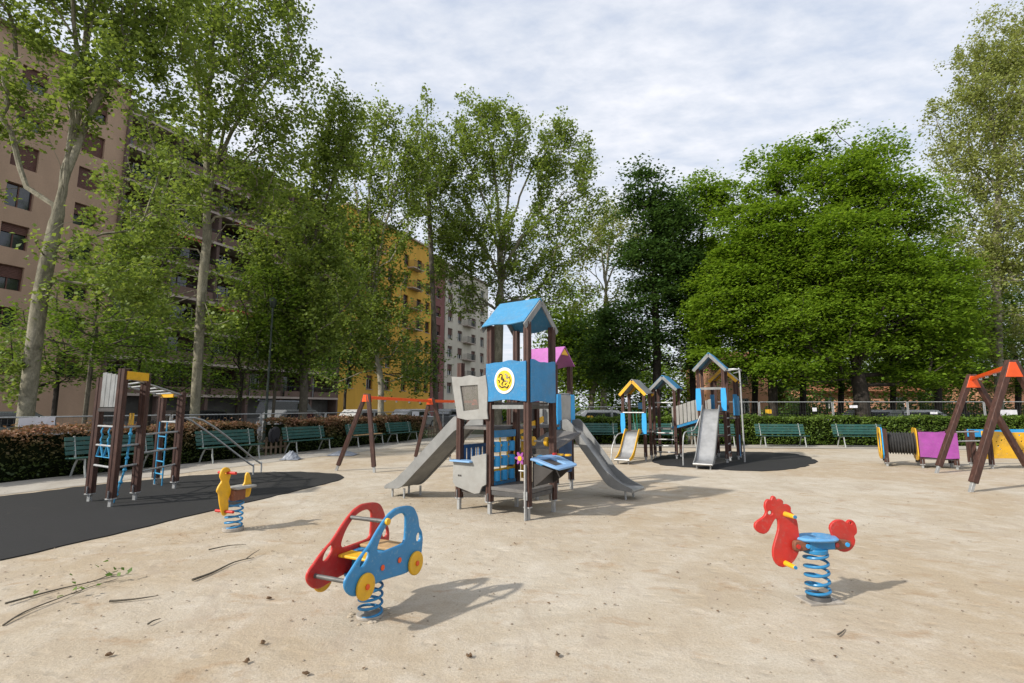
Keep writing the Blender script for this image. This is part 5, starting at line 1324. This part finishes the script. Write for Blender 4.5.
for i, (px, py) in enumerate([(263,645),(246,664),(109,657),(306,676),(469,658),(269,600),(558,657)]):
    rr = random.Random(i+40); P = [(0.022*math.cos(a)*(1+.3*rr.random()), .013*math.sin(a)*(1+.4*rr.random())) for a in [2*PI*k/9 for k in range(9)]]
    vs = [(x, y, .012+.018*rr.random()) for x, y in P]+[(0,0,.008)]; fs = [(k, (k+1) % 9, 9) for k in range(9)]
    o = MB().add(vs, fs).build('dry_leaf', M['dry'], None); o.location = G(px, py); o.rotation_euler.z = rr.uniform(0,6)
    sm = o.modifiers.new('solid', 'SOLIDIFY'); sm.thickness = .002
    tag(o, 'curled dry brown leaf lying on the sand in the foreground', 'leaf', 'curled dry leaves on the sand')

# ------------------------------------------------------------------ light, sky, camera
SUN_EL, SH = R(36), Vector((.86,.51,0)).normalized()                  # SH: the way shadows fall
sd = bpy.data.lights.new('sun', 'SUN'); sd.energy = 3.0; sd.angle = R(1.6); sd.color = (1, .94, .85)
so = bpy.data.objects.new('sun', sd); COL.objects.link(so); so.location = (-20,-20,30)
ldir = Vector((SH.x*math.cos(SUN_EL), SH.y*math.cos(SUN_EL), -math.sin(SUN_EL)))
so.rotation_euler = ldir.to_track_quat('-Z', 'Y').to_euler()
wd = bpy.data.worlds.new('World'); scene.world = wd; wd.use_nodes = True; nt = wd.node_tree; nt.nodes.clear()
out = nt.nodes.new('ShaderNodeOutputWorld'); bg = nt.nodes.new('ShaderNodeBackground'); bg.inputs[1].default_value = .10; nt.links.new(bg.outputs[0], out.inputs[0])
sky = nt.nodes.new('ShaderNodeTexSky'); sky.sky_type = 'NISHITA'; sky.sun_disc = False; sky.sun_elevation = SUN_EL; sky.sun_rotation = math.atan2(-SH.x, -SH.y) % (2*PI); sky.air_density = 1.2; sky.dust_density = 2.5
tc = nt.nodes.new('ShaderNodeTexCoord'); sp = nt.nodes.new('ShaderNodeSeparateXYZ'); nt.links.new(tc.outputs['Generated'], sp.inputs[0])
def mth(op, a, b=None):
    n = nt.nodes.new('ShaderNodeMath'); n.operation = op
    for i, v in enumerate((a, b)):
        if v is None: continue
        if isinstance(v, (int, float)): n.inputs[i].default_value = v
        else: nt.links.new(v, n.inputs[i])
    return n.outputs[0]
zz = mth('ADD', mth('MAXIMUM', sp.outputs[2], 0.0), .16)
cv = nt.nodes.new('ShaderNodeCombineXYZ'); nt.links.new(mth('DIVIDE', sp.outputs[0], zz), cv.inputs[0]); nt.links.new(mth('DIVIDE', sp.outputs[1], zz), cv.inputs[1])
mp = nt.nodes.new('ShaderNodeMapping'); mp.inputs['Scale'].default_value = (.9,1.5,1); mp.inputs['Rotation'].default_value = (0,0,R(35)); nt.links.new(cv.outputs[0], mp.inputs[0])
c1 = noise(nt, mp.outputs[0], 1.5, 9, .58, .1); c2 = noise(nt, mp.outputs[0], 9, 7, .58, .12)
cl = mth('ADD', mth('MULTIPLY', c1, .55), mth('MULTIPLY', c2, .45))
fac = ramp(nt, cl, [(.36, .72), (.50, .86), (.64, 1.0)]).outputs[0]
ccol = ramp(nt, cl, [(.36, (4.5,4.95,5.85)), (.5, (5.25,5.5,6.05)), (.64, (5.9,6.0,6.4))]).outputs[0]
nt.links.new(mixc(nt, fac, sky.outputs[0], ccol), bg.inputs[0])
cam = bpy.data.cameras.new('camera'); cam.sensor_width = 36; cam.lens = 36*FOC/1024; cam.clip_start = .05; cam.clip_end = 2000
co = bpy.data.objects.new('camera', cam); COL.objects.link(co); co.location = (0,0,EYE); co.rotation_euler = (PI/2+PITCH, 0, 0); scene.camera = co
vs_ = scene.view_settings; vs_.view_transform = 'Standard'; vs_.look = 'None'; vs_.exposure = .72; vs_.gamma = 1; vs_.use_curve_mapping = False
scene.cycles.max_bounces = 9; scene.cycles.diffuse_bounces = 6; scene.cycles.transparent_max_bounces = 12; scene.cycles.use_denoising = True
scene.cycles.caustics_reflective = False; scene.cycles.caustics_refractive = False
